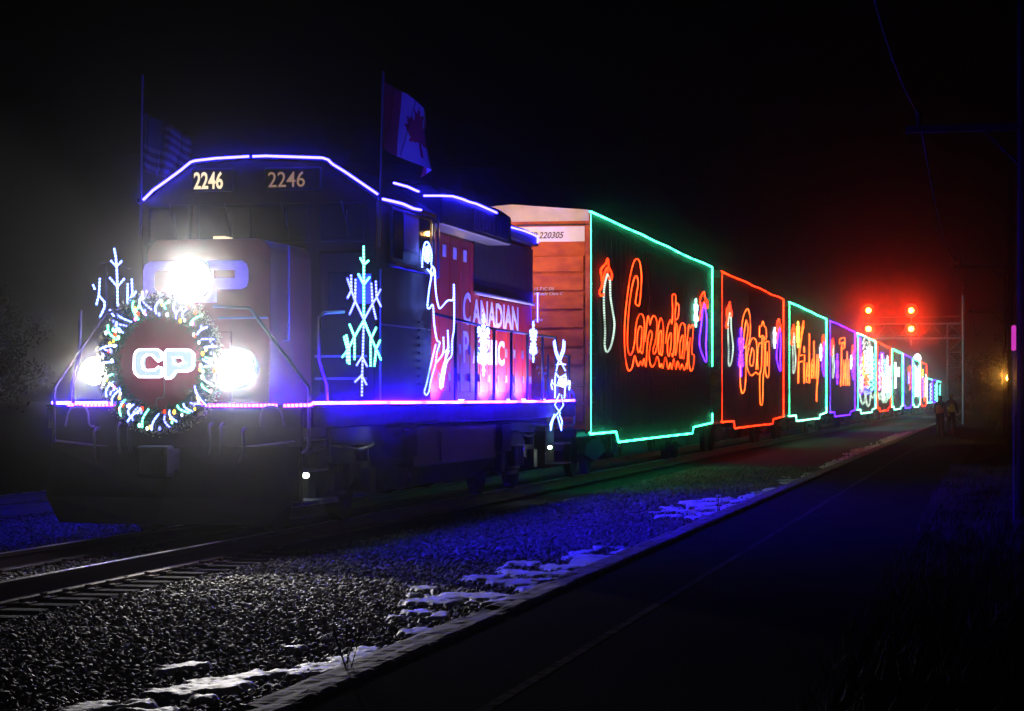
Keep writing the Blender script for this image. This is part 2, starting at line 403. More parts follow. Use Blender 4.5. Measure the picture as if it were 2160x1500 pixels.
# coupler with hoses
cpl = part(MB().box(LX-.13, LX+.13, -.55, 0, .72, .98).box(LX-.2, LX+.16, -.75, -.5, .68, 1.02), 'coupler', M['grime'], bevel=.04)
for k, (x0, z0) in enumerate(((-.62, 1.25), (-.5, 1.25), (.42, 1.25), (.55, 1.25), (-.9, 1.2), (.8, 1.2))):
    part(MB().tube(spline([(LX+x0, 0, z0), (LX+x0, -.14, z0-.04), (LX+x0+.03, -.2, z0-.25), (LX+x0*.9, -.16, z0-.45)]), .02, 6), 'air_hose', M['railblack'], smooth=True)
for s in (-1, 1):                                # uncoupling levers and grab irons
    part(MB().tube([(LX+s*.75, -.12, .99), (LX+s*1.38, -.10, 1.06)], .012, 5), 'uncoupling_lever', M['handrail'])
    part(MB().tube(spline([(LX+s*.95, -.03, 1.22), (LX+s*.98, -.1, 1.24), (LX+s*1.02, -.1, 1.42), (LX+s*1.2, -.1, 1.42), (LX+s*1.26, -.1, 1.22)], 3), .012, 5), 'grab_iron', M['handrail'])
# step wells
for (ya, yb) in ((.12, .85), (15.8, 16.5)):
    for s in (-1, 1):
        b = MB()
        for z in (.38, .72, 1.06): b.box(LX+s*1.48-.30*(s > 0), LX+s*1.48+.30*(s < 0), ya, yb, z, z+.025)
        b.box(LX+s*1.16-.012, LX+s*1.16+.012, ya, yb, .38, 1.2)
        part(b, 'step_well', M['galv'] if s > 0 else M['black'])
# short hood
def rbox(x0, x1, z0, z1, r, k=4, only_top=True):
    p = [(x0, z0), (x1, z0)]
    for i in range(k+1): a = math.pi/2*i/k; p.append((x1-r+r*math.cos(a), z1-r+r*math.sin(a)))
    for i in range(k+1): a = math.pi/2+math.pi/2*i/k; p.append((x0+r+r*math.cos(a), z1-r+r*math.sin(a)))
    return p
nose = part(MB().prism(rbox(LX-.78, LX+.70, 1.455, 3.36, .16), 'y', 1.2, 2.88), 'short_hood', M['nose_red'], bevel=.05)
part(MB().box(LX-.30, LX+.25, 1.155, 1.20, 1.5, 2.3), 'nose_door', M['nose_red'], bevel=.02)
# logo letters on the nose
def rr(x0, x1, z0, z1, r, k=4):
    p = []
    for (cx, cz, a0) in ((x1-r, z1-r, 0), (x0+r, z1-r, 90), (x0+r, z0+r, 180), (x1-r, z0+r, 270)):
        for i in range(k+1): a = R(a0+90*i/k); p.append((cx+r*math.cos(a), cz+r*math.sin(a)))
    return p
mC = [(-.12, 3.11), (-.60, 3.11), (-.67, 3.07), (-.69, 3.0), (-.69, 2.75), (-.67, 2.67), (-.60, 2.63), (-.12, 2.63), (-.12, 2.74), (-.52, 2.74), (-.55, 2.77), (-.55, 2.97), (-.52, 3.0), (-.12, 3.0)]
mP = [(-.06, 3.11), (.50, 3.11), (.56, 3.07), (.58, 3.0), (.58, 2.88), (.56, 2.81), (.50, 2.78), (.20, 2.78), (.20, 2.63), (-.06, 2.63)]
hP = [(.16, 3.0), (.42, 3.0), (.42, 2.91), (.16, 2.91)]
part(MB().prism(mC, 'y', 1.188, 1.205).prism(mP, 'y', 1.188, 1.205, [hP]), 'logo_lettering', M['white'], nose)
# headlight
def lamp_unit(name, x, y, z, r, power, deg, to, c=(1, .95, .86), two=True, spill=1.0, lobe=900):
    hp = part(MB().cyl((x, y+.16, z), (x, y, z), r*.98, 20), name, M['black'])
    for q, rq in (((-r*.52, r*.46), (r*.52, r*.46)) if two else ((0, r*.9),)):
        MB().cyl((x+q, y-.004, z), (x+q, y-.012, z), rq, 20).build('lens', E_['head'], hp)
    point('headlight_spill', (x, y-.22, z), spill, c, .08, hp)
    spot('headlight_beam', (x, y-.06, z), to, power, deg, .25, c, .12, hp)
    spot('headlight_bloom', (x, y-.08, z), (CX, CY, 1.8), lobe, 34, 1, c, .12, hp)  # extra spot towards the eye, added for the bloom in the haze
    return hp
lamp_unit('headlight', LX-.22, 1.14, 2.90, .25, 20000, 27, (LX-1.8, -30, 3.0), two=False)
lamp_unit('ditch_light', LX-.92, -.10, 1.83, .17, 110, 60, (LX-3.5, -22, .6), two=False, spill=1, lobe=200)
lamp_unit('ditch_light', LX+.70, -.10, 1.86, .23, 310, 72, (LX+.5, -14, -.2), two=False, spill=1.0, lobe=450)
spot('ditch_pool', (LX+.70, -.18, 1.86), (3.2, -5.3, -.2), 480, 35, .2, (1, .95, .86), .08, loco)
# cab
CR = [(LX-1.48, 1.455), (LX+1.48, 1.455), (LX+1.50, 3.93), (LX+.88, 4.38), (LX+.4, 4.43), (LX-.2, 4.45), (LX-.84, 4.38), (LX-1.48, 3.93)]
cab = part(MB().prism(CR, 'y', 2.9, 5.85), 'cab', M['cab_dark'], bevel=.02)
roofp = [(LX+1.54, 3.92), (LX+1.54, 3.97), (LX+.90, 4.42), (LX+.4, 4.475), (LX-.2, 4.49), (LX-.86, 4.42), (LX-1.52, 3.97), (LX-1.52, 3.92), (LX-.84, 4.39), (LX-.2, 4.455), (LX+.4, 4.435), (LX+.88, 4.39)]
part(MB().prism(roofp, 'y', 2.84, 5.92), 'cab_roof', M['black'])
for (x0, x1) in ((-1.35, -.86), (-.72, -.08), (.0, .64), (.82, 1.34)):
    w = part(MB().box(LX+x0-.04, LX+x1+.04, 2.872, 2.90, 3.42, 3.90), 'windshield', M['black'], bevel=.01)
    part(MB().box(LX+x0, LX+x1, 2.862, 2.874, 3.46, 3.86), 'pane', M['glass'], w)
part(MB().box(LX-.12, LX+.02, 1.6, 1.9, 3.36, 3.42), 'marker_light', E_['num'], nose)
# front door right of the nose with panel details
part(MB().box(LX+.80, LX+1.34, 2.865, 2.90, 1.6, 3.3), 'front_door', M['cab_dark'], bevel=.015)
part(MB().box(LX+.92, LX+1.2, 2.85, 2.868, 2.62, 3.05), 'door_window', M['glass'], bevel=.02)
for z in (1.75, 2.02): part(MB().box(LX+.75, LX+1.4, 2.84, 2.862, z, z+.03), 'front_step_bar', M['handrail'])
# number boards
nb = part(MB().box(LX-.80, LX-.28, 2.78, 2.90, 4.05, 4.33), 'number_board', M['black'], bevel=.02)
text('numerals', '2246', E_['num'], nb, .285, (LX-.765, 2.776, 4.085), 'front', sx=.66, bold=.006)
nb = part(MB().box(LX+.12, LX+.84, 2.80, 2.90, 4.05, 4.33), 'number_board', M['black'], bevel=.02)
text('numerals', '2246', emit('dim_backlit_numerals', (1, .60, .42), .26), nb, .265, (LX+.17, 2.796, 4.09), 'front', sx=.90, bold=.001)
spot('number_board_fill', (LX+.45, 2.35, 4.52), (LX+.40, 2.8, 4.2), 1.1, 95, .8, (1, .7, .45), .03, nb)  # added fill spot that warms the board, no fixture of its own
# cab side: window group, louvres
SX = LX+1.50
w = part(MB().box(SX-.01, SX+.025, 3.60, 5.62, 3.22, 3.90), 'side_window', M['black'], bevel=.01)
for (a, c_) in ((3.66, 4.12), (5.02, 5.55)): part(MB().box(SX+.02, SX+.032, a, c_, 3.27, 3.86), 'pane', M['glass'], w)
part(MB().box(SX+.02, SX+.034, 4.19, 4.93, 3.38, 3.87), 'blind', M['blind'], w)
for z in (3.40, 3.86): part(MB().box(SX+.034, SX+.040, 4.19, 4.93, z-.008, z+.008), 'blind_bar', M['black'], w)
part(MB().box(SX-.01, SX+.09, 3.5, 5.75, 3.15, 3.20), 'armrest_ledge', M['black'], bevel=.01)
b = MB()
for k in range(9): b.box(SX, SX+.02, 5.05, 5.5, 1.70+k*.1, 1.73+k*.1)
part(b, 'louvre', M['black'])
part(MB().box(SX-.01, SX+.012, 3.1, 5.7, 2.42, 2.44).box(SX-.01, SX+.012, 3.1, 3.12, 1.5, 3.1), 'body_seam', M['handrail'])
for yy, mm in ((5.98, 'handrail'), (5.72, 'handrail')):
    part(MB().tube([(SX-.03, yy, 3.10), (SX+.05, yy, 3.14), (SX+.05, yy, 3.88), (SX-.03, yy, 3.92)], .016, 6), 'grab_iron', M[mm])
part(MB().box(SX-.12, SX-.04, 6.06, 6.10, 3.70, 3.86), 'cab_rear_lamp', E_['num'])
spot('cab_rear_beam', (SX+.25, 6.4, 3.75), (SX, 5.7, 3.4), 5, 150, .5, (1, .48, .12), .03, loco)
for (x0, x1) in ((-1.35, -.86), (-.72, -.08), (.0, .64), (.82, 1.34)):
    part(MB().tube([(LX+(x0+x1)/2, 2.85, 3.92), (LX+(x0+x1)/2+.08, 2.845, 3.60)], .008, 4).tube([(LX+(x0+x1)/2+.07, 2.843, 3.80), (LX+(x0+x1)/2+.09, 2.843, 3.50)], .011, 4), 'wiper', M['railblack'])
part(MB().tube([(LX+.74, 1.6, 3.3), (LX+.80, 1.6, 3.3), (LX+.80, 1.6, 2.2), (LX+.74, 1.6, 2.2)], .014, 5), 'grab_iron', M['handrail'])
part(MB().tube([(LX+.1, 1.19, 2.45), (LX+.1, 1.13, 2.45), (LX+.66, 1.13, 2.45), (LX+.66, 1.19, 2.45)], .014, 5), 'grab_iron', M['handrail'])
part(MB().box(LX+.745, LX+.755, 1.9, 2.6, 1.6, 3.0), 'nose_side_panel', M['nose_red'], nose, bevel=.01) if 0 else None
for k in range(5): part(MB().cyl((LX+.5-.11*k, 4.2, 4.52), (LX+.5-.11*k, 3.8-.05*k, 4.52), .045, 10), 'horn', M['galv'])
part(MB().cyl((LX-.4, 5.0, 4.47), (LX-.4, 5.0, 4.62), .22, 16), 'antenna_dome', M['railblack'])
for (ya, yb, za, zb) in ((4.7, 5.35, .75, 1.15), (10.8, 11.5, .70, 1.15)): part(MB().box(LX+1.1, LX+1.42, ya, yb, za, zb), 'equipment_box', M['grime'], bevel=.02)
part(MB().tube(spline([(LX+1.35, 4.3, 1.05), (LX+1.38, 6, 1.16), (LX+1.38, 9, 1.14), (LX+1.38, 12, 1.16), (LX+1.33, 15, 1.05)]), .03, 6), 'air_pipe', M['grime'])
part(MB().cyl((LX+1.2, 5.0, .5), (LX+1.2, 5.3, .5), .16, 14), 'air_tank', M['grime'])
# mirror on left side and flag brackets
part(MB().box(LX+1.34, LX+1.52, 2.60, 2.64, 2.66, 3.02), 'mirror', M['blind'], bevel=.01)
# long hood
HX = LX+.80; 
hood = part(MB().prism(rbox(LX-.80, HX, 1.455, 4.36, .14), 'y', 5.95, 17.1-.75), 'long_hood', M['red'])
HR = 16.35
part(MB().box(HX-.02, HX+.012, 5.97, 6.9, 1.6, 4.2), 'hood_front_panel', M['black'])
for k in range(13):                              # doors along the hood with latches
    y0 = 7.05+k*.70
    zt = 3.95 if y0 < 11.3 else 3.12
    dd = part(MB().box(HX+.002, HX+.020, y0, y0+.66, 1.62, zt), 'hood_door', M['red'], bevel=.006)
    for za, zb in ((2.2, 2.34), (1.78, 1.9)): part(MB().box(HX+.02, HX+.05, y0+.58, y0+.61, za, zb), 'latch', M['galv'], dd)
    if k in (0, 2, 3, 4, 5): part(MB().box(HX+.02, HX+.026, y0+.2, y0+.42, 3.62, 3.80), 'placard', M['white'], dd)
part(MB().box(HX, HX+.028, 11.5, HR-.02, 3.20, 4.14), 'radiator_grille', M['black'], bevel=.01)
b = MB()
for k in range(34): b.box(HX+.03, HX+.075, 11.55+k*.14, 11.63+k*.14, 3.150, 3.175)
part(b, 'dotted_ledge', M['white'])
part(MB().box(HX, HX+.07, 11.5, HR, 3.175, 3.20), 'grille_ledge', M['galv'])
b = MB().prism([(LX-1.2, 3.98), (LX+1.2, 3.98), (LX+1.2, 4.42), (LX+1.0, 4.56), (LX-1.0, 4.56), (LX-1.2, 4.42)], 'y', 7.7, 12.6)
part(b, 'dynamic_brake_box', M['black'], bevel=.03)
b = MB()
for k in range(16): b.box(LX+1.2, LX+1.212, 9.8+k*.16, 9.88+k*.16, 4.04, 4.36)
part(b, 'brake_grid', M['grime'])
part(MB().prism([(LX-1.0, 4.2), (HX+.12, 4.2), (HX+.12, 4.34), (HX-.1, 4.5), (LX-.9, 4.5), (LX-1.0, 4.34)], 'y', 12.62, HR+.03), 'radiator_top', M['black'], bevel=.02)
for yy in (8.6, 10.0, 11.4): part(MB().cyl((LX, yy, 4.56), (LX, yy, 4.66), .5, 24), 'roof_fan', M['black'])
part(MB().cyl((LX, 7.0, 4.36), (LX, 7.0, 4.55), .2, 16), 'exhaust_stack', M['grime'])
# road name in two lines
t1 = text('road_name', 'C', M['white'], hood, .68, (HX+.0215, 10.70, 2.68), 'side', sx=1.2, bold=.012)
t1 = text('road_name', 'ANADIAN', M['white'], hood, .55, (HX+.0215, 11.42, 2.69), 'side', sx=1.46, bold=.013)
t1 = text('road_name', 'P', M['white'], hood, .68, (HX+.0215, 10.70, 2.08), 'side', sx=1.2, bold=.012)
t1 = text('road_name', 'ACIFIC', M['white'], hood, .55, (HX+.0215, 11.42, 2.08), 'side', sx=1.46, bold=.013)
# walkway lights at the foot of the hood
for (yy, p) in ((8.9, 130), (12.4, 210), (13.6, 210), (15.3, 120)):
    wl = part(MB().box(HX+.37, HX+.44, yy-.06, yy+.06, 1.456, 1.50), 'walkway_light', M['galv'])
    MB().box(HX+.375, HX+.435, yy-.05, yy+.05, 1.501, 1.507).build('lens', E_['step'], wl)
    spot('walkway_beam', (HX+.40, yy, 1.54), (HX-.10, yy, 2.5), p, 150, .6, (1, .86, .8), .03, wl)
# handrails (painted, r = 2 cm)
def hr(pts, m='railblack', r=.02, name='handrail'): return part(MB().tube(pts, r, 6), name, M[m], smooth=True)
fy = -.02
def FP(px, py, y=fy): x, z = front(px, py, y); return (x, y, z)
def SP(px, py, x=LX+1.47): y, z = side(px, py, x); return (x, y, z)
hr([FP(300, 648), FP(223, 660), FP(115, 817), FP(115, 935)], 'handrail')
hr([FP(170, 655, .5), FP(167, 753, .5), FP(153, 807, .5), FP(155, 880, .5)], 'handrail')
hr([FP(450, 645), FP(527, 650), FP(652, 817), FP(652, 938), FP(648, 950), FP(637, 956)], 'handrail')
hr([SP(725, 658), SP(684, 660), SP(674, 668), SP(673, 760), SP(689, 812), SP(695, 975)], 'handrail')
hr([SP(1196, 812), SP(1212, 835), SP(1212, 893), SP(1206, 903), SP(1192, 905)], 'handrail')
hr([SP(1176, 780), SP(1176, 905)], 'handrail', .014)
zr = 2.56
hr([(SX-.04, 6.2, zr+.1), (SX-.04, 10, zr), (SX-.04, 15.1, zr), (SX-.04, 15.3, zr-.28), (SX-.04, 16.5, zr-.30)])
for yy in (7.4, 8.75, 10.0, 11.3, 12.6, 13.9, 15.1, 16.4): hr([(SX-.04, yy, 1.44), (SX-.04, yy, zr if yy < 15.2 else zr-.3)], r=.024, name='handrail_post')
for xx in (-1.0, 1.0): hr([(LX+xx, HR+.5, 1.44), (LX+xx, HR+.5, 2.3)], name='handrail_post')
# fuel tank, trucks
part(MB().prism([(LX-1.35, 1.18), (LX-1.35, .62), (LX-1.0, .32), (LX+1.0, .32), (LX+1.35, .62), (LX+1.35, 1.18)], 'y', 5.4, 10.7), 'fuel_tank', M['truckblue'], bevel=.02)
part(MB().box(LX+1.352, LX+1.375, 6.9, 10.4, .66, 1.08), 'tank_placard', M['truckblue'])
def wheel(x, y, r, parent): return MB().cyl((x-.065, y, r-.0), (x+.065, y, r), r, 28).cyl((x-.09, y, r), (x+.09, y, r), r*.35, 16).build('wheel', M['plow'], parent, smooth=False)
for yc in (2.6, 13.4):
    tr = part(MB().box(LX-.92, LX+.92, yc-.3, yc+.3, .5, .85), 'bogie', M['plow'])
    for s in (-1, 1):
        b = MB(); X0 = LX+s*1.0
        b.prism([(yc-1.85, .62), (yc-1.6, .80), (yc-.9, .82), (yc-.5, 1.0), (yc+.5, 1.0), (yc+.9, .82), (yc+1.6, .80), (yc+1.85, .62), (yc+1.55, .42), (yc+.9, .55), (yc+.5, .36), (yc-.5, .36), (yc-.9, .55), (yc-1.55, .42)], 'x', X0-.07, X0+.07)
        for d in (-1.35, 1.35): b.box(X0-.1, X0+.13*s+.05, yc+d-.15, yc+d+.15, .36, .66); b.cyl((X0+s*.1, yc+d*.8, .75), (X0+s*.1, yc+d*.8, .95), .1, 10)
        for d in (-.25, 0, .25): b.cyl((X0+s*.1, yc+d, .42), (X0+s*.1, yc+d, .74), .09, 10)
        b.tube(spline([(X0+s*.15, yc-1.5, .9), (X0+s*.2, yc-.6, .98), (X0+s*.2, yc+.6, .9), (X0+s*.15, yc+1.5, .95)]), .025, 5)
        b.build('side_frame', M['grime'], tr)
    for d in (-1.35, 1.35):
        for s in (-1, 1): wheel(LX+s*.74, yc+d, .5, tr)
    part(MB().box(LX+1.16, LX+1.2, yc-1.0, yc-.3, .30, .36), 'brake_rigging', M['galv'])
# step and ground lights along the sill
def step_light(px, py, pw, to):
    x = LX+1.40; y, z = side(px, py, x)
    s_ = part(MB().box(x-.06, x+.04, y-.05, y+.05, z+.03, z+.08), 'step_light', M['galv'])
    MB().ball((x+.0, y, z), .038, 6, (1, 1.6, .8)).build('lens', E_['step'], s_, smooth=True)
    spot('step_beam', (x, y, z-.05), to(x, y, z), pw, 120, .7, (.8, 1, .8), .03, s_)
step_light(824, 887, 5, lambda x, y, z: (x-.5, y-.4, 0.3))
step_light(1160, 944, 4, lambda x, y, z: (x-.3, y-.3, 0))
step_light(645, 1003, 2.5, lambda x, y, z: (x-.25, y+.5, .2))
# rope lights on the locomotive
def jit(pts, a=.006, st=.5):
    out = []
    for i in range(len(pts)-1):
        p, q = Vector(pts[i]), Vector(pts[i+1]); n = max(1, int((q-p).length/st))
        for k in range(n):
            v = p.lerp(q, k/n); out.append(v+Vector((0, random.uniform(-a, a), random.uniform(-a, a)))*(1 if 0 < k else 0))
    out.append(Vector(pts[-1])); return out
XD = LX+1.53
rope('rope_light', E_['deck'], [jit([(XD, .1, 1.476), (XD, 13.2, 1.472), (XD, 13.5, 1.458), (XD, 14.2, 1.475), (XD, 16.5, 1.485)], .004, 1.2)], .019, loco, 6)
rope('rope_light', E_['deckleft'], [jit([(LX-1.53, .2, 1.476), (LX-1.53, 16.4, 1.476)], .004, 2)], .019, loco, 6)
rope('rope_light', E_['deckfront'], [jit([(LX-1.25, -.045, 1.455), (LX-.55, -.045, 1.457)], .002), jit([(LX+.30, -.045, 1.452), (LX+1.16, -.045, 1.450)], .002), jit([(LX+1.24, -.045, 1.448), (XD, -.045, 1.455), (XD, .1, 1.47)], .002)], .019, loco, 6)
def RF(px, py): x, z = front(px, py, 2.82); return (x, 2.82, z)
rope('rope_light', E_['roof'], [[RF(*p) for p in ((302, 422), (322, 402), (350, 382), (380, 360), (402, 342), (412, 339), (455, 334), (525, 330))], [RF(*p) for p in ((533, 330), (560, 329), (620, 331), (680, 333), (692, 337), (700, 345))], [RF(*p) for p in ((701, 346), (730, 364), (765, 388), (797, 410))]], .016, loco, 6)
def QF(px, py, x): y, z = side(px, py, x); return (x, y, z)
rope('rope_light', E_['roof'], [[QF(*p, LX+1.56) for p in ((808, 420), (830, 425), (850, 430), (872, 440), (888, 443))]], .016, loco, 6)
rope('rope_light', E_['roof'], [[QF(*p, LX+.86) for p in ((831, 386), (860, 394), (880, 403), (900, 409))], [QF(*p, LX+1.24) for p in ((895, 413), (930, 413), (955, 414), (975, 420), (990, 426), (1005, 430), (1048, 449))], [QF(*p, HX+.14) for p in ((1052, 469), (1080, 480), (1105, 487), (1125, 495), (1134, 500), (1134, 513))]], .016, loco, 6)
rope('rope_light', E_['roof'], [[QF(1134, 618, HX+.06), QF(1134, 680, HX+.06)]], .0125, loco, 6)
# rear lamp
rl = part(MB().box(LX+1.20, LX+1.36, 16.45, 16.55, 1.72, 1.9), 'marker_lamp', M['black'])
MB().ball((LX+1.34, 16.42, 1.80), .075, 6).build('lens', E_['rearlamp'], rl, smooth=True)
spot('marker_beam', (LX+1.42, 16.35, 1.80), (CX, CY, 1.6), 40, 60, .8, (.75, .8, 1), .05, rl)
# rear headlight that lights the end of the first boxcar
rh = part(MB().cyl((LX, HR, 4.05), (LX, HR+.12, 4.05), .16, 20), 'rear_headlight', M['black'])
MB().cyl((LX, HR+.122, 4.05), (LX, HR+.13, 4.05), .13, 20).build('lens', E_['head'], rh)
spot('rear_beam', (LX+.35, HR+.25, 4.45), (LX+.9, 18.4, 4.6), 175, 140, .9, (1, .62, .32), .1, rh)

# ------------------------------------------------------------------ wreath with illuminated sign
WX, WZ = front(337, 765, -.28); WY = -.28
wr = thing('wreath', (WX, WY, WZ), 'round evergreen wreath with coloured lights and a glowing CP sign on the locomotive front', 'wreath')
b = MB().cyl((WX, WY+.06, WZ), (WX, WY+.09, WZ), .60, 40); b.build('backing_disk', M['disk'], wr)
def needles(cnt, m, r0, r1, ra, name, ln=.06, wd=.006, flat=1.0):
    b = MB()
    for k in range(cnt):
        a = random.uniform(0, 2*math.pi); g = random.uniform(0, 2*math.pi); rr_ = random.uniform(r0, r1)
        ra_ = ra*random.random()**.5
        c = Vector((WX+(rr_+ra_*math.cos(g))*math.cos(a)*.98, WY+ra_*math.sin(g)*.8, WZ+(rr_+ra_*math.cos(g))*math.sin(a)*1.04))
        d = Vector((random.gauss(0, 1), random.gauss(-.2, .6), random.gauss(0, 1))).normalized()*ln*random.uniform(.5, 1.3)
        u = d.cross(Vector((random.random(), random.random(), random.random()))).normalized()*wd
        b.add([c-u, c+u, c+d], [(0, 1, 2)])
    return b.build(name, m, wr)
needles(9000, M['needles'], .57, .62, .115, 'foliage', .085, .008)
needles(2200, M['tinsel'], .66, .74, .05, 'tinsel', .035, .011)
leds = []
for k in range(40):                              # short white strips wound over the ring
    a = 2*math.pi*k/40+random.uniform(-.07, .07); sk = random.uniform(-.16, .16); L0, L1 = random.uniform(.50, .57), random.uniform(.64, .72)
    p = [Vector((WX+rr_*math.cos(a+sk*t)*.98, WY-.06-.085*math.sin(math.pi*t), WZ+rr_*math.sin(a+sk*t)*1.04)) for t, rr_ in [(i/6, L0+(L1-L0)*i/6) for i in range(7)]]
    leds.append(p)
for k, l in enumerate(leds): rope('light_strip', E_[('cool', 'teal', 'cool', 'indigo')[k % 4]], [l], .010, wr, 5)
for key, cnt in (('red', 14), ('yellow', 16), ('mint', 8), ('indigo', 16), ('white', 36), ('pink', 4)):
    for k in range(cnt):
        a = random.uniform(0, 2*math.pi); rr_ = random.uniform(.50, .70)
        MB().ball((WX+rr_*math.cos(a)*.98, WY-.09-random.uniform(0, .03), WZ+rr_*math.sin(a)*1.04), random.uniform(.012, .018), 3, (1, 1, 1.5)).build('bulb', E_[key], wr)
def ZP(x, y, Y=WY-.03): return front(270+x/13.5, 720+y/13.5, Y)
pc = [ZP(*p) for p in ((330, 235), (850, 235), (965, 320), (965, 520), (880, 575), (800, 510), (710, 390), (550, 385), (445, 470), (415, 620), (445, 775), (550, 825), (780, 815), (890, 725), (965, 740), (975, 1000), (930, 1015), (320, 1015), (225, 920), (185, 800), (195, 400), (245, 290))]
pp = [ZP(*p) for p in ((1065, 310), (1110, 245), (1600, 240), (1780, 255), (1855, 350), (1865, 690), (1800, 820), (1690, 855), (1370, 850), (1300, 970), (1230, 1055), (1110, 1065), (1075, 1010))]
hp_ = [ZP(*p) for p in ((1290, 470), (1550, 465), (1590, 610), (1460, 665), (1320, 630))]
sg = MB().prism(pc, 'y', WY-.03, WY+.05).prism(pp, 'y', WY-.03, WY+.05, [hp_]).build('logo_sign', E_['signfill'], wr)
b = MB()
for l in (pc, pp, hp_): b.tube([(x, WY-.045, z) for x, z in l], .0125, 6, closed=True)
b.build('edge_lights', E_['signedge'], sg, along=True)
x0, z0 = ZP(1020, 1040); x1, z1 = ZP(780, 1900)
MB().tube(spline([(x0, WY-.03, z0), (x0+.005, WY-.04, z0-.2), (x1+.02, WY-.03, z1+.1), (x1, WY, z1)]), .006, 5).build('sign_cable', M['handrail'], wr)

# ------------------------------------------------------------------ rope-light displays on the locomotive
def display(name, label, cat, strokes, fn, origin, group=None, r=.012, frame=True):
    t = thing(name, origin, label, cat, group)
    for key, ls in strokes: rope('led_rope', E_[key], [[fn(*p) for p in l] for l in ls], r, t, 5)
    return t
def f1(x, y): yy, zz = side(700+x/4.286, 500+y/4.286, SX+.06); return (SX+.06, yy, zz)
SF = [('teal', [[(288, 80), (290, 250), (290, 500), (290, 750)], [(258, 190), (290, 250), (330, 215)], [(240, 335), (290, 430), (340, 365)],
                [(290, 750), (205, 900), (150, 1010), (95, 1085)], [(160, 790), (205, 900), (205, 1110)], [(130, 885), (155, 1000), (158, 1150)], [(110, 900), (140, 1010), (140, 1140)],
                [(290, 750), (350, 900), (400, 1010), (445, 1110)], [(400, 820), (350, 930), (352, 1170)], [(435, 935), (400, 1010), (385, 1170)]]),
      ('indigo', [[(290, 750), (215, 590), (175, 480), (138, 370)], [(175, 340), (178, 480), (140, 555)], [(215, 380), (212, 580), (160, 700)],
                  [(290, 750), (368, 605), (405, 545), (440, 475)], [(398, 395), (405, 545), (445, 630)], [(358, 415), (368, 605), (400, 740)],
                  [(290, 750), (280, 1080), (275, 1250), (272, 1440)], [(225, 1160), (275, 1080), (320, 1170)], [(210, 1310), (270, 1250), (315, 1335)]])]
display('snowflake_light', 'tall green and blue rope-light snowflake beside the locomotive cab door', 'snowflake light', SF, f1, (SX+.06, 2.9, 1.5), 'snowflake displays on the locomotive', .0125)
def f2(x, y): xx, zz = front(180+x/7.143, 500+y/7.143, .22); return (xx, .22, zz)
SF2 = [('cool', [[(435, 170), (460, 300), (475, 480), (485, 750), (487, 1040)], [(490, 1090), (490, 1250), (500, 1390)], [(385, 355), (470, 450), (555, 355)], [(365, 610), (485, 750), (590, 625)],
                 [(220, 620), (205, 880), (290, 980), (290, 1060), (220, 1215)], [(205, 880), (165, 1030)], [(115, 715), (145, 790)], [(700, 630), (710, 850), (640, 1040)], [(640, 700), (635, 1040)], [(765, 820), (710, 900)],
                 [(365, 1095), (470, 1250), (500, 1390), (570, 1450)], [(630, 1090), (500, 1240)], [(665, 1085), (715, 1190)]])]
display('snowflake_light', 'pale blue rope-light snowflake standing left behind the wreath', 'snowflake light', SF2, f2, (-.6, .22, 1.5), 'snowflake displays on the locomotive', .0115)
b = MB().tube([f2(240, 400), f2(330, 390), f2(480, 430), f2(660, 475)], .008, 5); b.tube([f2(320, 440), f2(325, 1200)], .012, 5)
tag(b.build('display_bracket', M['railblack']), 'thin dark bracket holding the pale blue snowflake left of the nose', 'bracket')
def f3(x, y): yy, zz = side(870+x/4.167, 490+y/4.167, SX+.11); return (SX+.11, yy, zz)
def sp2(l): return [(v.x, v.y) for v in spline(l, 4)]
SK = [('cool', [sp2(l) for l in (
    [(85, 310), (90, 200), (105, 110), (130, 85), (155, 130), (170, 200), (165, 290)], [(118, 130), (108, 230), (125, 250), (128, 130), (140, 150), (135, 270), (150, 160), (152, 260)],
    [(165, 290), (195, 330), (200, 450), (210, 560), (230, 655), (250, 665), (310, 600), (358, 590), (362, 455)], [(366, 460), (368, 650), (365, 850), (350, 950), (345, 1080), (300, 1150), (265, 1360)],
    [(130, 325), (165, 375), (150, 480), (140, 560), (132, 655), (150, 670), (180, 640), (190, 800), (215, 945), (240, 970), (215, 1060), (200, 1170), (160, 1310), (145, 1400), (120, 1430), (105, 1400), (125, 1330), (165, 1150), (205, 985)],
    [(310, 860), (315, 1000), (295, 1080), (275, 1250), (255, 1370), (242, 1330), (270, 1180), (320, 1040)], [(272, 920), (270, 1060), (205, 1150)], [(270, 1060), (300, 1040), (320, 1010)], [(175, 300), (160, 340), (175, 380), (190, 330)])])]
display('figure_light', 'white rope-light outline of a figure with a raised arm on the walkway', 'light figure', SK, f3, (SX+.03, 6.8, 1.5), None, .0105)
def flake(cy_, cz, r, ph=0, dense=1):
    ls = []
    for k in range(6):
        a = math.pi*k/3+ph+math.pi/2; d = (math.cos(a), math.sin(a)); ls.append([(cy_, cz), (cy_+d[0]*r, cz+d[1]*r)])
        for q in ((.45, .3), (.7, .24)) + (((.25, .22), (.88, .12)) if dense > 1 else ()):
            for s in (-1, 1):
                e = a+s*R(55); ls.append([(cy_+d[0]*r*q[0], cz+d[1]*r*q[0]), (cy_+d[0]*r*q[0]+math.cos(e)*r*q[1], cz+d[1]*r*q[0]+math.sin(e)*r*q[1])])
    return ls
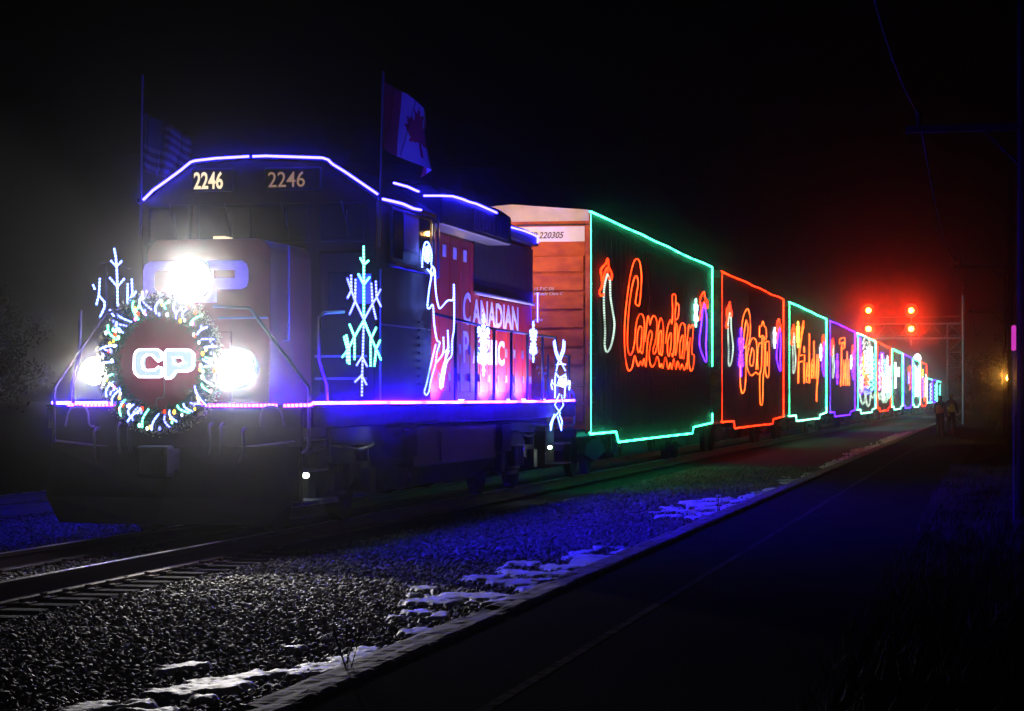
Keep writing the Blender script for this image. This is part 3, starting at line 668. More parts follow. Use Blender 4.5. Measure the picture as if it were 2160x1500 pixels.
for (px, py, r_, ky, lab, dn) in ((1020, 728, .45, 'cool', 'dense white snowflake light hanging on the walkway handrail before the red lettering', 2),
                              (1125, 721, .33, 'cool', 'small white snowflake light near the rear end of the long hood', 2)):
    yy, zz = side(px, py, SX+.10)
    display('snowflake_light', lab, 'snowflake light', [(ky, flake(yy, zz, r_, 0, dn))], lambda a, b_: (SX+.10, a, b_), (SX+.10, yy, zz), 'snowflake displays on the locomotive', .0105)

def f4(x, y): yy, zz = side(960+x/4.686, 620+y/4.686, SX+.10); return (SX+.10, yy, zz)
RD = [[(985, 455), (1000, 560), (1030, 640), (1090, 760)], [(972, 470), (990, 580), (1015, 650)], [(1070, 455), (1065, 540), (1030, 640), (1000, 760)], [(1085, 470), (1080, 560), (1045, 650)], [(1000, 700), (1040, 690), (1090, 700)],
      [(995, 780), (985, 880), (990, 960), (985, 1030)], [(1090, 790), (1098, 870), (1085, 950), (1080, 1030)], [(960, 850), (950, 900), (962, 945)], [(1135, 860), (1128, 950)], [(960, 880), (1000, 905), (1060, 905), (1130, 890)],
      [(1000, 790), (1030, 830), (1090, 800)], [(1030, 990), (985, 1100), (1040, 1180)], [(1050, 1000), (1070, 1100), (1000, 1200)], [(1000, 1190), (965, 1250), (945, 1350), (940, 1290), (980, 1190)], [(1030, 1190), (1058, 1260), (1050, 1350), (1035, 1290), (1012, 1210)]]
display('snowflake_light', 'tall tangled blue-white rope-light display on the locomotive rear corner', 'snowflake light', [('cool', RD)], f4, (SX+.1, 16.2, 1.2), 'snowflake displays on the locomotive', .0105)

# ------------------------------------------------------------------ flags
def wavy(t, fn, cells, nu, nv, name_m):
    groups = {}; allm = MB(); order = []
    for j in range(nv):
        for i in range(nu):
            k = cells((i+.5)/nu, (j+.5)/nv)
            order.append(k); allm.add([fn(i/nu, j/nv), fn((i+1)/nu, j/nv), fn((i+1)/nu, (j+1)/nv), fn(i/nu, (j+1)/nv)], [(0, 1, 2, 3)])
    o = allm.build('cloth', M[name_m.get(order[0], order[0])], t, smooth=True); ks = sorted(set(order)); o.data.materials.clear()
    for k in ks: o.data.materials.append(M[name_m.get(k, k)])
    for p, k in zip(o.data.polygons, order): p.material_index = ks.index(k)
    bm = bmesh.new(); bm.from_mesh(o.data); bmesh.ops.remove_doubles(bm, verts=bm.verts, dist=1e-5); bm.to_mesh(o.data); bm.free()
    return o
leaf = [(0, .46), (.06, .30), (.17, .36), (.13, .12), (.24, .22), (.27, .14), (.40, .17), (.35, .05), (.44, 0), (.24, -.14), (.27, -.22), (.03, -.18), (.03, -.42), (-.03, -.42), (-.03, -.18), (-.27, -.22), (-.24, -.14), (-.44, 0), (-.35, .05), (-.40, .17), (-.27, .14), (-.24, .22), (-.13, .12), (-.17, .36), (-.06, .30)]
def inside(p, x, y):
    c = False
    for i in range(len(p)):
        (a, b_), (d, e) = p[i], p[i-1]
        if (b_ > y) != (e > y) and x < (d-a)*(y-b_)/(e-b_)+a: c = not c
    return c
fx = LX+1.46
fl = thing('flag', (fx, 2.75, 2.9), 'red and white maple leaf flag drooping from a pole above the cab side', 'flag')
a0 = FP(800, 520, 2.75); a1 = FP(809, 150, 2.75)
MB().tube([a0, a1], .016, 6).build('pole', M['handrail'], fl)
cor = {(0, 0): (811, 172), (0, 1): (806, 312), (.33, 0): (858, 196), (.33, 1): (848, 332), (.66, 0): (893, 232), (.66, 1): (908, 362), (1, 0): (903, 262), (1, 1): (884, 374)}
def fcan(u, v):
    us = [0, .33, .66, 1]; k = min(2, max(0, sum(u > q for q in us)-1)); t = (u-us[k])/(us[k+1]-us[k])
    p = []
    for vv in (0, 1):
        a, b_ = cor[(us[k], vv)], cor[(us[k+1], vv)]; p.append((a[0]+(b_[0]-a[0])*t, a[1]+(b_[1]-a[1])*t))
    px = p[0][0]+(p[1][0]-p[0][0])*v + 5*math.sin(v*5+u*4)*u; py = p[0][1]+(p[1][1]-p[0][1])*v + 3*math.sin(u*7)
    Y = 2.75+.14*math.sin(u*7+v*1.5)*u+.35*u
    x, z = front(px, py, Y); return (x, Y, z)
def ccan(u, v):
    if u < .25 or u > .84: return 'flagred'
    return 'flagred' if inside(leaf, (u-.56)*1.9, (.47-v)*1.05) else 'flagwhite'
wavy(fl, fcan, ccan, 60, 44, {})
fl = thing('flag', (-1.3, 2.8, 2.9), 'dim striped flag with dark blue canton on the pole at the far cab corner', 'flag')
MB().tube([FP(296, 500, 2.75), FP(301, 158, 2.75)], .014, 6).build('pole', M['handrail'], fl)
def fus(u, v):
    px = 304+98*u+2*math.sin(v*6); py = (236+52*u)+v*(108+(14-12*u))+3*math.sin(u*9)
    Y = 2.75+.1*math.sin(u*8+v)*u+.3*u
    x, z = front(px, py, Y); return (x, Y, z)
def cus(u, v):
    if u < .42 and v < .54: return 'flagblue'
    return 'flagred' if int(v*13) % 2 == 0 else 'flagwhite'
M['dimred'] = mat('dim_red_cloth', (.05, .006, .008), .9); M['dimwhite2'] = mat('dim_white_cloth', (.10, .08, .08), .9); M['dimblue'] = mat('dim_blue_cloth', (.01, .01, .03), .9)  # flag cloths with the dim light put into their colour
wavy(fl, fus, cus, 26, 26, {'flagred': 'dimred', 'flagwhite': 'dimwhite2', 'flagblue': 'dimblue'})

# ------------------------------------------------------------------ boxcars
CARX = LX+1.46; PIT = 21.45; CL = 19.25; Y0 = 18.54
sill = [(0, .86), (3.05, .86), (3.35, .65), (15.1, .65), (15.3, .80), (CL, .87), (CL, 4.98), (0, 4.98)]
def car_body(t, y0, x, lowtop=None):
    zt = lowtop or 4.98
    pf = [(y0+a, z if z < 4 else zt) for a, z in sill]
    b = MB().prism(pf, 'x', x-.08, x-.03); b.prism(pf, 'x', 2*LX-x+.03, 2*LX-x+.08)
    for k in range(31): b.box(x-.035, x-.026, y0+.35+k*.6, y0+.42+k*.6, .95, zt-.12)
    b.build('side_wall', M['box_side'], t)
    b = MB().box(2*LX-x+.08, x-.08, y0+.02, y0+.1, .95, zt-.02)
    for k in range(9):
        z = 1.1+k*.345; b.box(2*LX-x+.12, x-.10, y0-.035, y0+.02, z, z+.295) if z+.3 < zt-.45 else None
    for s in (-1, 1): b.box(LX+s*1.44-.05, LX+s*1.44+.05, y0-.05, y0+.02, .9, zt-.02)
    e = b.build('end_wall', M['box_red'], t, bevel=.012)
    MB().box(2*LX-x+.08, x-.08, y0+CL-.1, y0+CL-.02, .95, zt-.02).build('end_wall', M['box_red'], t)
    MB().prism([(2*LX-x, zt-.18), (x, zt-.18), (x, zt+.02), (LX, zt+.14), (2*LX-x, zt+.02)], 'y', y0-.06, y0+.0).build('roof_cap', M['cream'], t)
    MB().prism([(2*LX-x+.03, zt-.02), (x-.03, zt-.02), (x-.03, zt+.02), (LX, zt+.12), (2*LX-x+.03, zt+.02)], 'y', y0+.0, y0+CL).build('roof', M['grime'], t)
    MB().box(LX-1.2, LX+1.2, y0+.1, y0+CL-.1, .8, 1.0).build('underframe', M['black'], t)
    MB().box(x-.03, x-.012, y0+7.9, y0+11.1, .95, 4.70).build('side_door', M['box_side'], t, bevel=.006)
    for (ya, yb) in ((y0+.12, y0+.55), (y0+CL-.55, y0+CL-.12)):
        b = MB()
        for k in range(8 if ya > y0+1 else 4): b.tube([(x-.03, ya, 1.0+k*.45), (x+.01, ya, 1.0+k*.45), (x+.01, yb, 1.0+k*.45), (x-.03, yb, 1.0+k*.45)], .010, 4)
        b.build('ladder', M['grime'], t)
    for yc in (y0+2.9, y0+CL-2.9):
        tr = MB().box(LX-.95, LX+.95, yc-.2, yc+.2, .5, .75).build('bogie', M['plow'], t)
        for s in (-1, 1): MB().prism([(yc-1.2, .45), (yc-1.0, .62), (yc-.4, .72), (yc+.4, .72), (yc+1.0, .62), (yc+1.2, .45), (yc+.8, .38), (yc, .28), (yc-.8, .38)], 'x', LX+s*1.02-.06, LX+s*1.02+.06).build('side_frame', M['plow'], tr)
        for d in (-.86, .86):
            for s in (-1, 1): wheel(LX+s*.74, yc+d, .42, tr)
    return t
# hand-drawn script words, stroke centre lines traced on each car side
def outline_word(strokes, X, r, z0):
    C = [np.array([[v.x, v.y] for v in s]) for s in strokes]
    allp = [np.concatenate([c[:-1]+(c[1:]-c[:-1])*t for t in (0, .25, .5, .75)]+[c[-1:]]) for c in C]
    allp = np.concatenate(allp); segs = []
    for c in C:
        d = np.gradient(c, axis=0); L = np.linalg.norm(d, axis=1, keepdims=True)+1e-9; n = np.stack([-d[:, 1], d[:, 0]], 1)/L; t = d/L
        cap1 = [c[-1]+r*(math.cos(a)*n[-1]+math.sin(a)*t[-1]) for a in np.linspace(0, math.pi, 7)]
        cap0 = [c[0]+r*(-math.cos(a)*n[0]-math.sin(a)*t[0]) for a in np.linspace(0, math.pi, 7)]
        loop = np.concatenate([c+r*n, cap1, (c-r*n)[::-1], cap0])
        dist = np.sqrt(((loop[:, None]-allp[None])**2).sum(-1)).min(1); keep = dist > r*.93
        cur = []
        for p, k in list(zip(loop, keep))+[(loop[0], keep[0])]:
            if k: cur.append((X, p[0], p[1]))
            else:
                if len(cur) > 1: segs.append(cur)
                cur = []
        if len(cur) > 1: segs.append(cur)
    return segs
zA = lambda x, y: (1300+x/5.556, 530+y/5.556)
zB = lambda x, y: (1500+x/4.053, 550+y/4.053)
WORDS = [
 (zA, [[(252, 600), (268, 480), (270, 300), (240, 190), (190, 280), (150, 520), (125, 800), (118, 1050), (135, 1250), (160, 1310), (195, 1210), (222, 1060), (240, 900), (285, 810), (300, 850)],
       [(280, 830), (250, 930), (245, 1120), (262, 1215), (290, 1130), (305, 930), (312, 840), (305, 1050), (312, 1240), (335, 1200)],
       [(372, 830), (372, 1000), (352, 1310)], [(360, 1150), (395, 920), (440, 810), (455, 880), (440, 1080), (415, 1220), (430, 1300), (460, 1260), (485, 1130)],
       [(525, 850), (500, 950), (500, 1180), (515, 1220), (532, 1100), (545, 880), (535, 1100), (545, 1280)], [(645, 880), (610, 980), (600, 1150), (615, 1250), (645, 1130), (668, 800), (678, 550), (668, 900), (665, 1300)],
       [(560, 1260), (575, 1180)], [(698, 880), (690, 1100), (700, 1300)], [(715, 650), (708, 770)], [(785, 890), (750, 1000), (745, 1200), (760, 1310), (790, 1150), (802, 930), (795, 1200), (805, 1340)],
       [(850, 900), (845, 1100), (838, 1360)], [(850, 1120), (880, 920), (890, 1000), (875, 1200), (872, 1370), (898, 1300)]], .15),
 (zB, [[(295, 560), (288, 750), (275, 1105)], [(262, 650), (278, 520), (310, 440), (325, 540), (318, 660), (292, 750)], [(355, 700), (330, 800), (335, 930), (362, 880), (380, 700), (372, 850), (385, 960)],
       [(415, 740), (402, 820), (402, 930), (420, 950)], [(440, 540), (438, 700), (432, 1000), (428, 1215)], [(415, 640), (465, 620)], [(463, 720), (460, 940)], [(490, 720), (478, 800), (478, 940), (490, 970)]], .15),
 (zB, [[(790, 540), (772, 640), (762, 720), (750, 830), (745, 1020)], [(795, 760), (795, 1020)], [(750, 840), (798, 830)], [(820, 900), (815, 1000), (832, 1000), (838, 880), (840, 650)], [(840, 1020), (842, 900)],
       [(872, 860), (860, 900), (862, 980), (878, 900), (880, 690), (880, 980)], [(905, 830), (898, 980)], [(918, 830), (915, 960), (905, 1060), (902, 1180)]], .15),
 (zB, [[(1100, 690), (1140, 680), (1138, 730), (1118, 740), (1112, 900), (1108, 1050)], [(1130, 870), (1130, 1045)], [(1148, 870), (1140, 960), (1150, 1045), (1152, 870)], [(1164, 800), (1163, 830)], [(1165, 880), (1165, 1045)], [(1176, 870), (1180, 1045)]], .14)]
CANA = [[(222, 610), (255, 640), (272, 620), (285, 500), (295, 300), (275, 130), (240, 90), (205, 130), (165, 280), (135, 480), (105, 750), (95, 1000), (105, 1230), (130, 1370), (155, 1400), (185, 1360), (215, 1225), (235, 1290), (260, 1345), (285, 1290), (305, 1340), (325, 1260), (345, 1350), (352, 1300), (360, 1130), (375, 1000), (400, 930), (420, 980), (400, 1090), (385, 1200), (395, 1310), (420, 1355), (450, 1320), (480, 1235), (500, 1300), (512, 1360), (530, 1320), (545, 1370), (575, 1240), (598, 1340), (612, 1380), (633, 1310), (650, 1380), (675, 1260), (697, 1385), (720, 1290), (747, 1385), (770, 1325), (800, 1390), (825, 1310)],
 [(222, 610), (240, 480), (255, 400), (250, 320), (230, 290), (200, 350), (170, 500), (145, 720), (130, 1000), (135, 1150), (160, 1215), (190, 1180), (215, 1060), (225, 920), (245, 800), (280, 735), (315, 760), (330, 850), (325, 950), (318, 1100), (305, 1195), (288, 1175)],
 [(300, 900), (275, 880), (250, 960), (245, 1100), (260, 1185), (285, 1130), (298, 1000), (300, 900)], [(338, 1060), (352, 900), (370, 765), (385, 800), (395, 860), (410, 800), (440, 755), (470, 800), (475, 900), (460, 1050), (432, 1150), (440, 1205), (465, 1170), (485, 1050), (492, 900), (518, 785), (545, 840), (552, 950), (545, 1110), (535, 1220), (522, 1200)],
 [(515, 930), (500, 1000), (495, 1150), (510, 1210), (527, 1100), (530, 950), (515, 930)], [(578, 1080), (600, 900), (635, 805), (652, 850), (660, 700), (655, 530), (675, 505), (697, 530), (692, 700), (682, 900), (677, 1100), (662, 1235), (650, 1200)], [(630, 960), (605, 1050), (600, 1180), (620, 1230), (640, 1100), (645, 970), (630, 960)],
 [(700, 840), (692, 1000), (692, 1220), (712, 1100), (716, 900), (700, 840)], [(712, 605), (692, 680), (692, 790), (706, 800), (725, 770), (735, 650), (712, 605)], [(722, 1070), (742, 900), (775, 840), (805, 880), (806, 1000), (800, 1150), (790, 1255), (777, 1240)], [(770, 990), (747, 1080), (745, 1220), (760, 1250), (780, 1150), (785, 1000), (770, 990)],
 [(815, 1160), (835, 1000), (850, 865), (868, 900), (885, 865), (902, 880), (895, 1000), (885, 1190), (912, 1220), (908, 1310), (892, 1385), (870, 1400), (850, 1300), (855, 1150), (868, 1010)], [(840, 1060), (838, 1200), (832, 1380)]]
PACI = [[(265, 1135), (250, 1050), (249, 800), (258, 620), (275, 480), (310, 412), (333, 480), (336, 600), (325, 700), (300, 760), (296, 1000), (285, 1110), (265, 1135)], [(300, 510), (285, 600), (275, 720), (290, 742), (310, 650), (316, 560), (300, 510)],
 [(385, 930), (392, 800), (385, 685), (350, 665), (322, 745), (305, 850), (312, 930), (345, 982), (380, 955), (402, 972), (425, 950)], [(350, 745), (330, 850), (336, 892), (358, 890), (368, 790), (350, 745)], [(428, 705), (408, 715), (396, 830), (402, 930)],
 [(415, 560), (415, 650), (440, 640), (470, 672), (470, 580), (455, 560), (443, 518), (430, 560), (415, 560)], [(436, 650), (431, 900), (416, 1000), (420, 1210), (430, 1228), (440, 1210), (445, 1000), (455, 900), (452, 660)],
 [(465, 700), (462, 900), (475, 990), (494, 965), (496, 720), (480, 690), (465, 700)], [(480, 780), (479, 900)]]
COLS = ['green', 'red', 'green', 'violet', 'green', 'red', 'green', 'violet', 'green', 'red']
LABS = ['first boxcar behind the locomotive, outlined in green lights and reading Canadian', 'second boxcar, outlined in red lights and reading Pacific', 'third boxcar, outlined in green lights and reading Holiday',
        'fourth boxcar, outlined in violet lights and reading Train', 'fifth boxcar, outlined in green lights around a crowded bright mural', 'sixth boxcar, outlined in red lights around a bright white mural',
        'seventh boxcar, outlined in green lights with two plain white bars', 'eighth boxcar, small and outlined in violet lights', 'ninth boxcar, small with green outline and tall white shapes', 'tenth boxcar, the farthest tall one, outlined in red']
# ornaments traced on the first car, reused car by car at the same place of the side
z1f = lambda x, y: side(1200+x/2.778, 420+y/2.778, CARX+.03)
ORN = [('warmdim', [(225, 440), (240, 480), (243, 570), (255, 650), (267, 740), (250, 850), (225, 895), (210, 860), (212, 770), (205, 620), (207, 520), (225, 440)]),
       ('red', [(205, 560), (188, 566), (180, 540), (196, 500), (188, 420), (200, 395), (215, 380), (228, 350), (234, 400), (252, 440), (248, 472), (232, 460), (224, 405), (210, 430), (200, 480)]),
       ('violet', [(790, 610), (808, 700), (803, 850), (806, 950), (790, 930), (765, 850), (775, 740), (790, 610)]),
       ('red', [(765, 710), (775, 640), (768, 590), (790, 545), (800, 585), (812, 600), (810, 640), (795, 600), (780, 640)])]
for i in range(10):
    y0 = Y0+PIT*i
    t = thing('boxcar', (LX, y0+CL/2, 0), LABS[i], 'boxcar', 'boxcars of the lit train')
    if i == 0: proto = car_body(t, y0, CARX)
    else:
        for ch in list(proto.children):
            if ch.name.split('.')[0] in ('side_wall', 'end_wall', 'roof_cap', 'roof', 'underframe', 'bogie', 'side_door', 'ladder'): copy_tree(ch, t)
    rr_ = .017+.00022*y0; X = CARX+.02
    key = COLS[i]
    loop = jit([(X, y0, 4.97), (X, y0+CL, 4.97)], .022, 2), jit([(X, y0, 4.97), (X, y0, .87)], .03, .6), jit([(X, y0+CL, 4.97), (X, y0+CL, 2.35 if i == 0 else .88)], .012, .8)
    bot = [jit([(X, y0+a, z) for a, z in sill[:6]], .006, 3), [(X, y0+CL, .88), (X, y0+CL, 1.12)]]
    rope('rope_light', E_[key], list(loop), rr_*.9, t); rope('rope_light', E_['mint' if key == 'green' and i > 1 else key], bot, rr_*.9, t)
    if i < 4:
        zf, strokes, rw = WORDS[i]
        cs = []
        for s in strokes:
            if i == 0: q = [side(*zf(*p), X+.01) for p in s]
            else: q = [side(*zf(*p), X+.01) for p in s]
            cs.append(spline([(a, b_) for a, b_ in q], 7))
        wl = outline_word(cs, X+.01, rw*.8, 0) if i > 1 else [[(X+.01, *side(*zf(*p), X+.01)) for p in sp2(l)] for l in (PACI if i else CANA)]
        rope('script_word', E_['orange' if i else 'script'], wl, .0095+.0002*y0, t)
        for (ky, l) in ORN:
            pts = [(X+.01, z1f(*p)[0]+PIT*i, z1f(*p)[1]) for p in sp2(l)]
            rope('bulb_ornament', E_[ky], [pts], .016+.0002*y0, t)
        yy, zz = side(1467, 660, X)
        rope('snowflake_ornament', E_['mint' if i == 0 else 'white'], [[(X+.01, a, b_) for a, b_ in l] for l in flake(yy+PIT*i, zz-(.1*i), .36, 0, 2)], .016+.00015*y0, t)
        if i: rope('snowflake_ornament', E_['violet' if i != 2 else 'yellow'], [[(X+.01, a, b_) for a, b_ in l] for l in flake(y0+(4.9 if i != 2 else 3.9), 2.85 if i != 2 else 3.9, .72 if i != 2 else .5, 0, 2)], .018+.00015*y0, t)
def mural(i, items):
    t = [o for o in COL.objects if o.name.startswith('boxcar') and o.get('label') == LABS[i]][0]; y0 = Y0+PIT*i; X = CARX+.05
    for key, ls in items: rope('mural_light', E_[key], [[(X, y0+a, z) for a, z in l] for l in ls], .055, t, 4)
def zig(a, z0, z1, w0, w1, n=9):                # tree-like zigzag
    return [(a+(w0+(w1-w0)*k/n)*(1 if k % 2 else -1), z0+(z1-z0)*k/n) for k in range(n+1)]
def ringp(a, z, r, n=14): return [(a+r*math.cos(2*math.pi*k/n), z+r*math.sin(2*math.pi*k/n)) for k in range(n+1)]
def swag(a, b_, z, d, n=8): return [(a+(b_-a)*k/n, z-d*(1-(2*k/n-1)**2)) for k in range(n+1)]
mural(4, [('violet', [ringp(1.8, 4.3, .5), zig(2.2, 3.6, 4.5, .8, .2), zig(1.3, 2.4, 3.5, .5, .5, 5), swag(.5, 5, 2.0, .3)]), ('pink', [zig(2.6, 2.8, 3.9, .7, .3, 7), ringp(4, 2.3, .4)]),
          ('warmdim', [swag(4.5, 13, 4.5, -.5), swag(5, 12, 4.2, -.5), swag(1.5, 8.0, 1.75, .6), swag(7.0, 13.5, 1.8, .8), swag(13, 18, 1.8, .3)]),
          ('teal', [zig(12, 2.1, 4.35, 2.3, .6, 14), zig(15.5, 2.0, 4.2, 1.8, 1.2, 16), zig(1.2, 2.0, 3.2, .6, .6, 7)]), ('white', [zig(9.5, 2.9, 4.4, 2.4, 1.2, 14), zig(14, 2.6, 4.5, .7, .4, 9), zig(6, 3.2, 4.1, .6, .4, 7)]),
          ('orange', [zig(7.5, 2.1, 3.2, 1.9, 1.2, 8), zig(10, 2.1, 2.9, 1.3, 1.1, 6), zig(5.2, 3.2, 4.0, .4, .3, 5)]), ('yellow', [zig(5.2, 2.6, 3.9, .7, .3, 7)]), ('indigo', [swag(2, 16, 2.05, .3), zig(7, 1.85, 2.15, 4.5, 4.5, 9)])])
mural(5, [('white', [zig(13.5, 1.9, 4.35, 3.2, .5, 24), zig(16, 2.1, 3.6, 2.2, .9, 16), ringp(7.5, 2.15, .8), zig(5.5, 2.9, 4.3, .8, .3, 8)]), ('violet', [zig(7.0, 3.2, 4.4, 1.3, .6, 9), zig(4.2, 3.0, 4.4, .6, .5, 7)]),
          ('pink', [zig(2.4, 2.0, 3.9, .9, .6, 9), zig(17.6, 1.9, 3.7, .5, .4, 8)]), ('orange', [zig(3.4, 2.3, 3.0, .9, .7, 6), zig(7.2, 2.4, 3.2, .9, .6, 6)]), ('teal', [zig(10, 2.3, 4.0, .9, .8, 10), swag(13, 18, 1.9, .4)]),
          ('warmdim', [swag(4, 12, 1.8, .6), swag(1, 5, 1.8, .4), swag(7, 15, 1.9, .7)])])
mural(6, [('white', [[(4.5, 2.2), (4.5, 4.1)], [(5.1, 2.2), (5.1, 4.1)], [(4.8, 2.2), (4.8, 4.1)], [(10.6, 3.1), (10.6, 3.8)], [(11.3, 3.1), (11.3, 3.8)]])])
mural(7, [('red', [zig(13.5, 2.2, 4.2, .8, .5, 10), zig(10.5, 3.0, 4.1, .3, .5, 5)]), ('indigo', [zig(10, 2.7, 3.6, .7, .4, 6)])])
mural(8, [('white', [zig(6, 1.6, 4.4, 2.2, .9, 22), zig(14, 1.6, 4.5, 2.5, 1.6, 22)]), ('indigo', [zig(3, 3.2, 4.6, 1.4, 1, 10), zig(10, 2, 4.3, 1.2, 1, 12)])])
mural(9, [('violet', [zig(6, 1.6, 3.6, 2, 2, 12)]), ('yellow', [zig(5, 3.5, 4.3, 1.5, 1.2, 7)]), ('teal', [zig(16, 1.6, 3.9, 1.6, 1.6, 12)]), ('orange', [ringp(10.5, 2.3, 1.2)])])
# star lamp on top of the ninth car
yy = Y0+PIT*9-3; st = thing('star_lamp', (CARX-.2, yy, 5.1), 'bright white glowing ball raised above the roof of the far boxcars', 'lamp')
MB().ball((CARX-.2, yy, 5.28), .36, 8, (1, 1, 1.25)).build('globe', E_['white'], st, smooth=True); MB().cyl((CARX-.2, yy, 4.7), (CARX-.2, yy, 5.0), .06, 8).build('stem', M['black'], st)
# first car: number panel and stencils on its end
fb = [o for o in COL.objects if o.get('label') == LABS[0]][0]
EY = Y0-.04
np_ = MB().box(LX+.15, LX+1.38, EY-.012, EY+.02, 4.42, 4.70).build('number_panel', M['sign_white'], fb)
text('car_number', 'CP 220305', M['ink'], np_, .165, (LX+.29, EY-.014, 4.485), 'front', shear=.3, sx=.92, bold=.003)
for (tx, x, z, s) in (('15 7 IC D5', .42, 3.52, .085), ('Wheels Class C', .42, 3.43, .085), ('cams', .42, 2.95, .085), ('3" LG H', .46, 2.06, .07), ("3'' XH", .50, 1.96, .07)):
    text('stencil', tx, M['white'], fb, s, (LX+x, EY-.016, z), 'front', shear=.2, depth=.003)
MB().box(LX+.1, LX+1.46, EY-.02, EY+.02, 4.72, 4.745).build('end_ledge', M['black'], fb)
# three low coaches at the far end
for i, (key, lb) in enumerate((('green', 'low far coach outlined in green lights behind the tenth boxcar'), ('violet', 'low far coach outlined in violet lights'), ('green', 'last small coach with green roof light'))):
    y0 = Y0+PIT*(10+i); t = thing('coach', (LX, y0+10, 0), lb, 'coach', 'low coaches at the train end')
    b = MB().prism([(y0, .9), (y0+19.5, .9), (y0+19.5, 3.55), (y0, 3.55)], 'x', 2*LX-CARX+.05, CARX-.05); b.build('body', M['box_side'], t)
    rope('rope_light', E_['teal' if key == 'green' else key], [[(CARX, y0, 3.55), (CARX, y0+19.5, 3.55)], [(CARX, y0, 3.5), (CARX, y0, .95)], [(CARX, y0, .95), (CARX, y0+19.5, .95)]], .07, t)
    rope('mural_light', E_['teal' if i else 'cool'], [[(CARX+.05, y0+a, z) for a, z in zig(13, 1.2, 3.1, 2.5, 2.5, 9)]], .07, t, 4)
    bb = MB()
    for yc in (y0+2.5, y0+17):
        for s in (-1, 1): bb.cyl((LX+s*.74-.06, yc, .42), (LX+s*.74+.06, yc, .42), .42, 16)
    bb.build('bogie', M['grime'], t)

# ------------------------------------------------------------------ signal gantry
GD = 150.; GY = CY+GD/math.cos(TH)*.97
def GP(px, py): x, z = front(px, py, GY); return (x, GY, z)
gx, gz = front(2015, 880, GY)
g = thing('signal_gantry', (gx, GY, -.3), 'grey lattice signal gantry reaching over the track with four red lamps', 'signal gantry')
tw = MB(); zt = 6.1; w = .48
for sx in (-1, 1):
    for sy in (-1, 1): tw.box(gx+sx*w-.05, gx+sx*w+.05, GY+.6+sy*w-.05, GY+.6+sy*w+.05, -.3, zt)
for k in range(7):
    z0 = -.2+k*.9
    for sy in (-1, 1):
        tw.tube([(gx-w, GY+.6+sy*w, z0), (gx+w, GY+.6+sy*w, z0+.9)] if k % 2 else [(gx+w, GY+.6+sy*w, z0), (gx-w, GY+.6+sy*w, z0+.9)], .035, 4); tw.tube([(gx-w, GY+.6+sy*w, z0), (gx+w, GY+.6+sy*w, z0)], .03, 4)
    for sx in (-1, 1): tw.tube([(gx+sx*w, GY+.6-w, z0), (gx+sx*w, GY+.6+w, z0+.9)], .03, 4)
tw.build('tower', M['galv'], g)
gl = front(1822, 700, GY)[0]; bm_ = MB()
for z in (5.15, 6.05):
    for sy in (-1, 1): bm_.box(gl, gx+.5, GY+.6+sy*w-.04, GY+.6+sy*w+.04, z-.04, z+.04)
n = 8
for k in range(n):
    xa = gl+(gx-gl)*k/n; xb = gl+(gx-gl)*(k+1)/n
    bm_.tube([(xa, GY+.6-w, 5.15 if k % 2 else 6.05), (xb, GY+.6-w, 6.05 if k % 2 else 5.15)], .03, 4)
bm_.box(gl, gx, GY+.2, GY+1.0, 5.2, 5.23)
bm_.build('beam', M['galv'], g)
b = MB()
for z in (5.35, 6.45): b.tube([(gl-.2, GY+.05, z), (gx+.5, GY+.05, z)], .025, 4)
b.build('guard_rail', M['galv'], g)
for (px, py) in ((1832, 655), (1922, 655), (1832, 694), (1922, 694)):
    p = GP(px, py); hd = MB().cyl((p[0], p[1]+.02, p[2]), (p[0], p[1]+.07, p[2]), .42, 20).cyl((p[0], p[1]-.3, p[2]+.06), (p[0], p[1], p[2]+.06), .02, 8).build('signal_head', M['black'], g)
    MB().cyl((p[0], p[1]-.02, p[2]), (p[0], p[1]-.05, p[2]), .16, 18).build('lens', E_['sig'], hd)
    spot('signal_beam', (p[0], p[1]-.12, p[2]), (CX-1.5, CY, 1.5), 820, 30, 1, (1, .012, .002), .15, hd)
for px in (1832, 1922):
    p = GP(px, 675); MB().box(p[0]-.04, p[0]+.04, GY+.08, GY+.16, 4.7, 7.2).build('signal_mast', M['galv'], g)
# second plain mast beside the tower
x, z = front(2034, 880, GY); tag(MB().cyl((x, GY-4, -.3), (x, GY-4, 7.6), .09, 8).build('mast', M['galv']), 'thin bare steel mast just right of the gantry tower', 'mast')

# ------------------------------------------------------------------ poles on the right and their cable
poles = [(31., 2158, 'near', 573), (64., 2131, 'mid', 573), (98., 2119, 'far', 573)]
labs = ['dark blue-lit utility pole at the right edge of the photo', 'second utility pole along the verge, its crossarm faint above the gantry', 'farthest utility pole of the row, small behind the others']
top_pts = []
for (d, px, nm, hh_), lb in zip(poles, labs):
    Y = CY+d*math.cos(TH)+((px-1080)/F*d)*math.sin(TH); X = CX-d*math.sin(TH)+((px-1080)/F*d)*math.cos(TH)
    za = 1.54+573/F*31
    t = thing('utility_pole', (X, Y, -.14), lb, 'pole', 'utility poles along the verge')
    MB().tube([(X, Y, -.3), (X, Y, 7.5)], .075, 10, radii=[.085, .07]).build('post', M['pole'], t, smooth=True)
    MB().box(X-1.5, X+.1, Y-.04, Y+.04, za-.06, za+.03).tube([(X-.5, Y, za-.05), (X-.05, Y, za-.5)], .02, 5).build('crossarm', M['pole'], t)
    MB().cyl((X-1.33, Y, za+.03), (X-1.33, Y, za+.17), .03, 8).ball((X-1.33, Y, za+.20), .05, 5).build('insulator', M['pole'], t)
    top_pts.append((X-1.33, Y, za+.20))
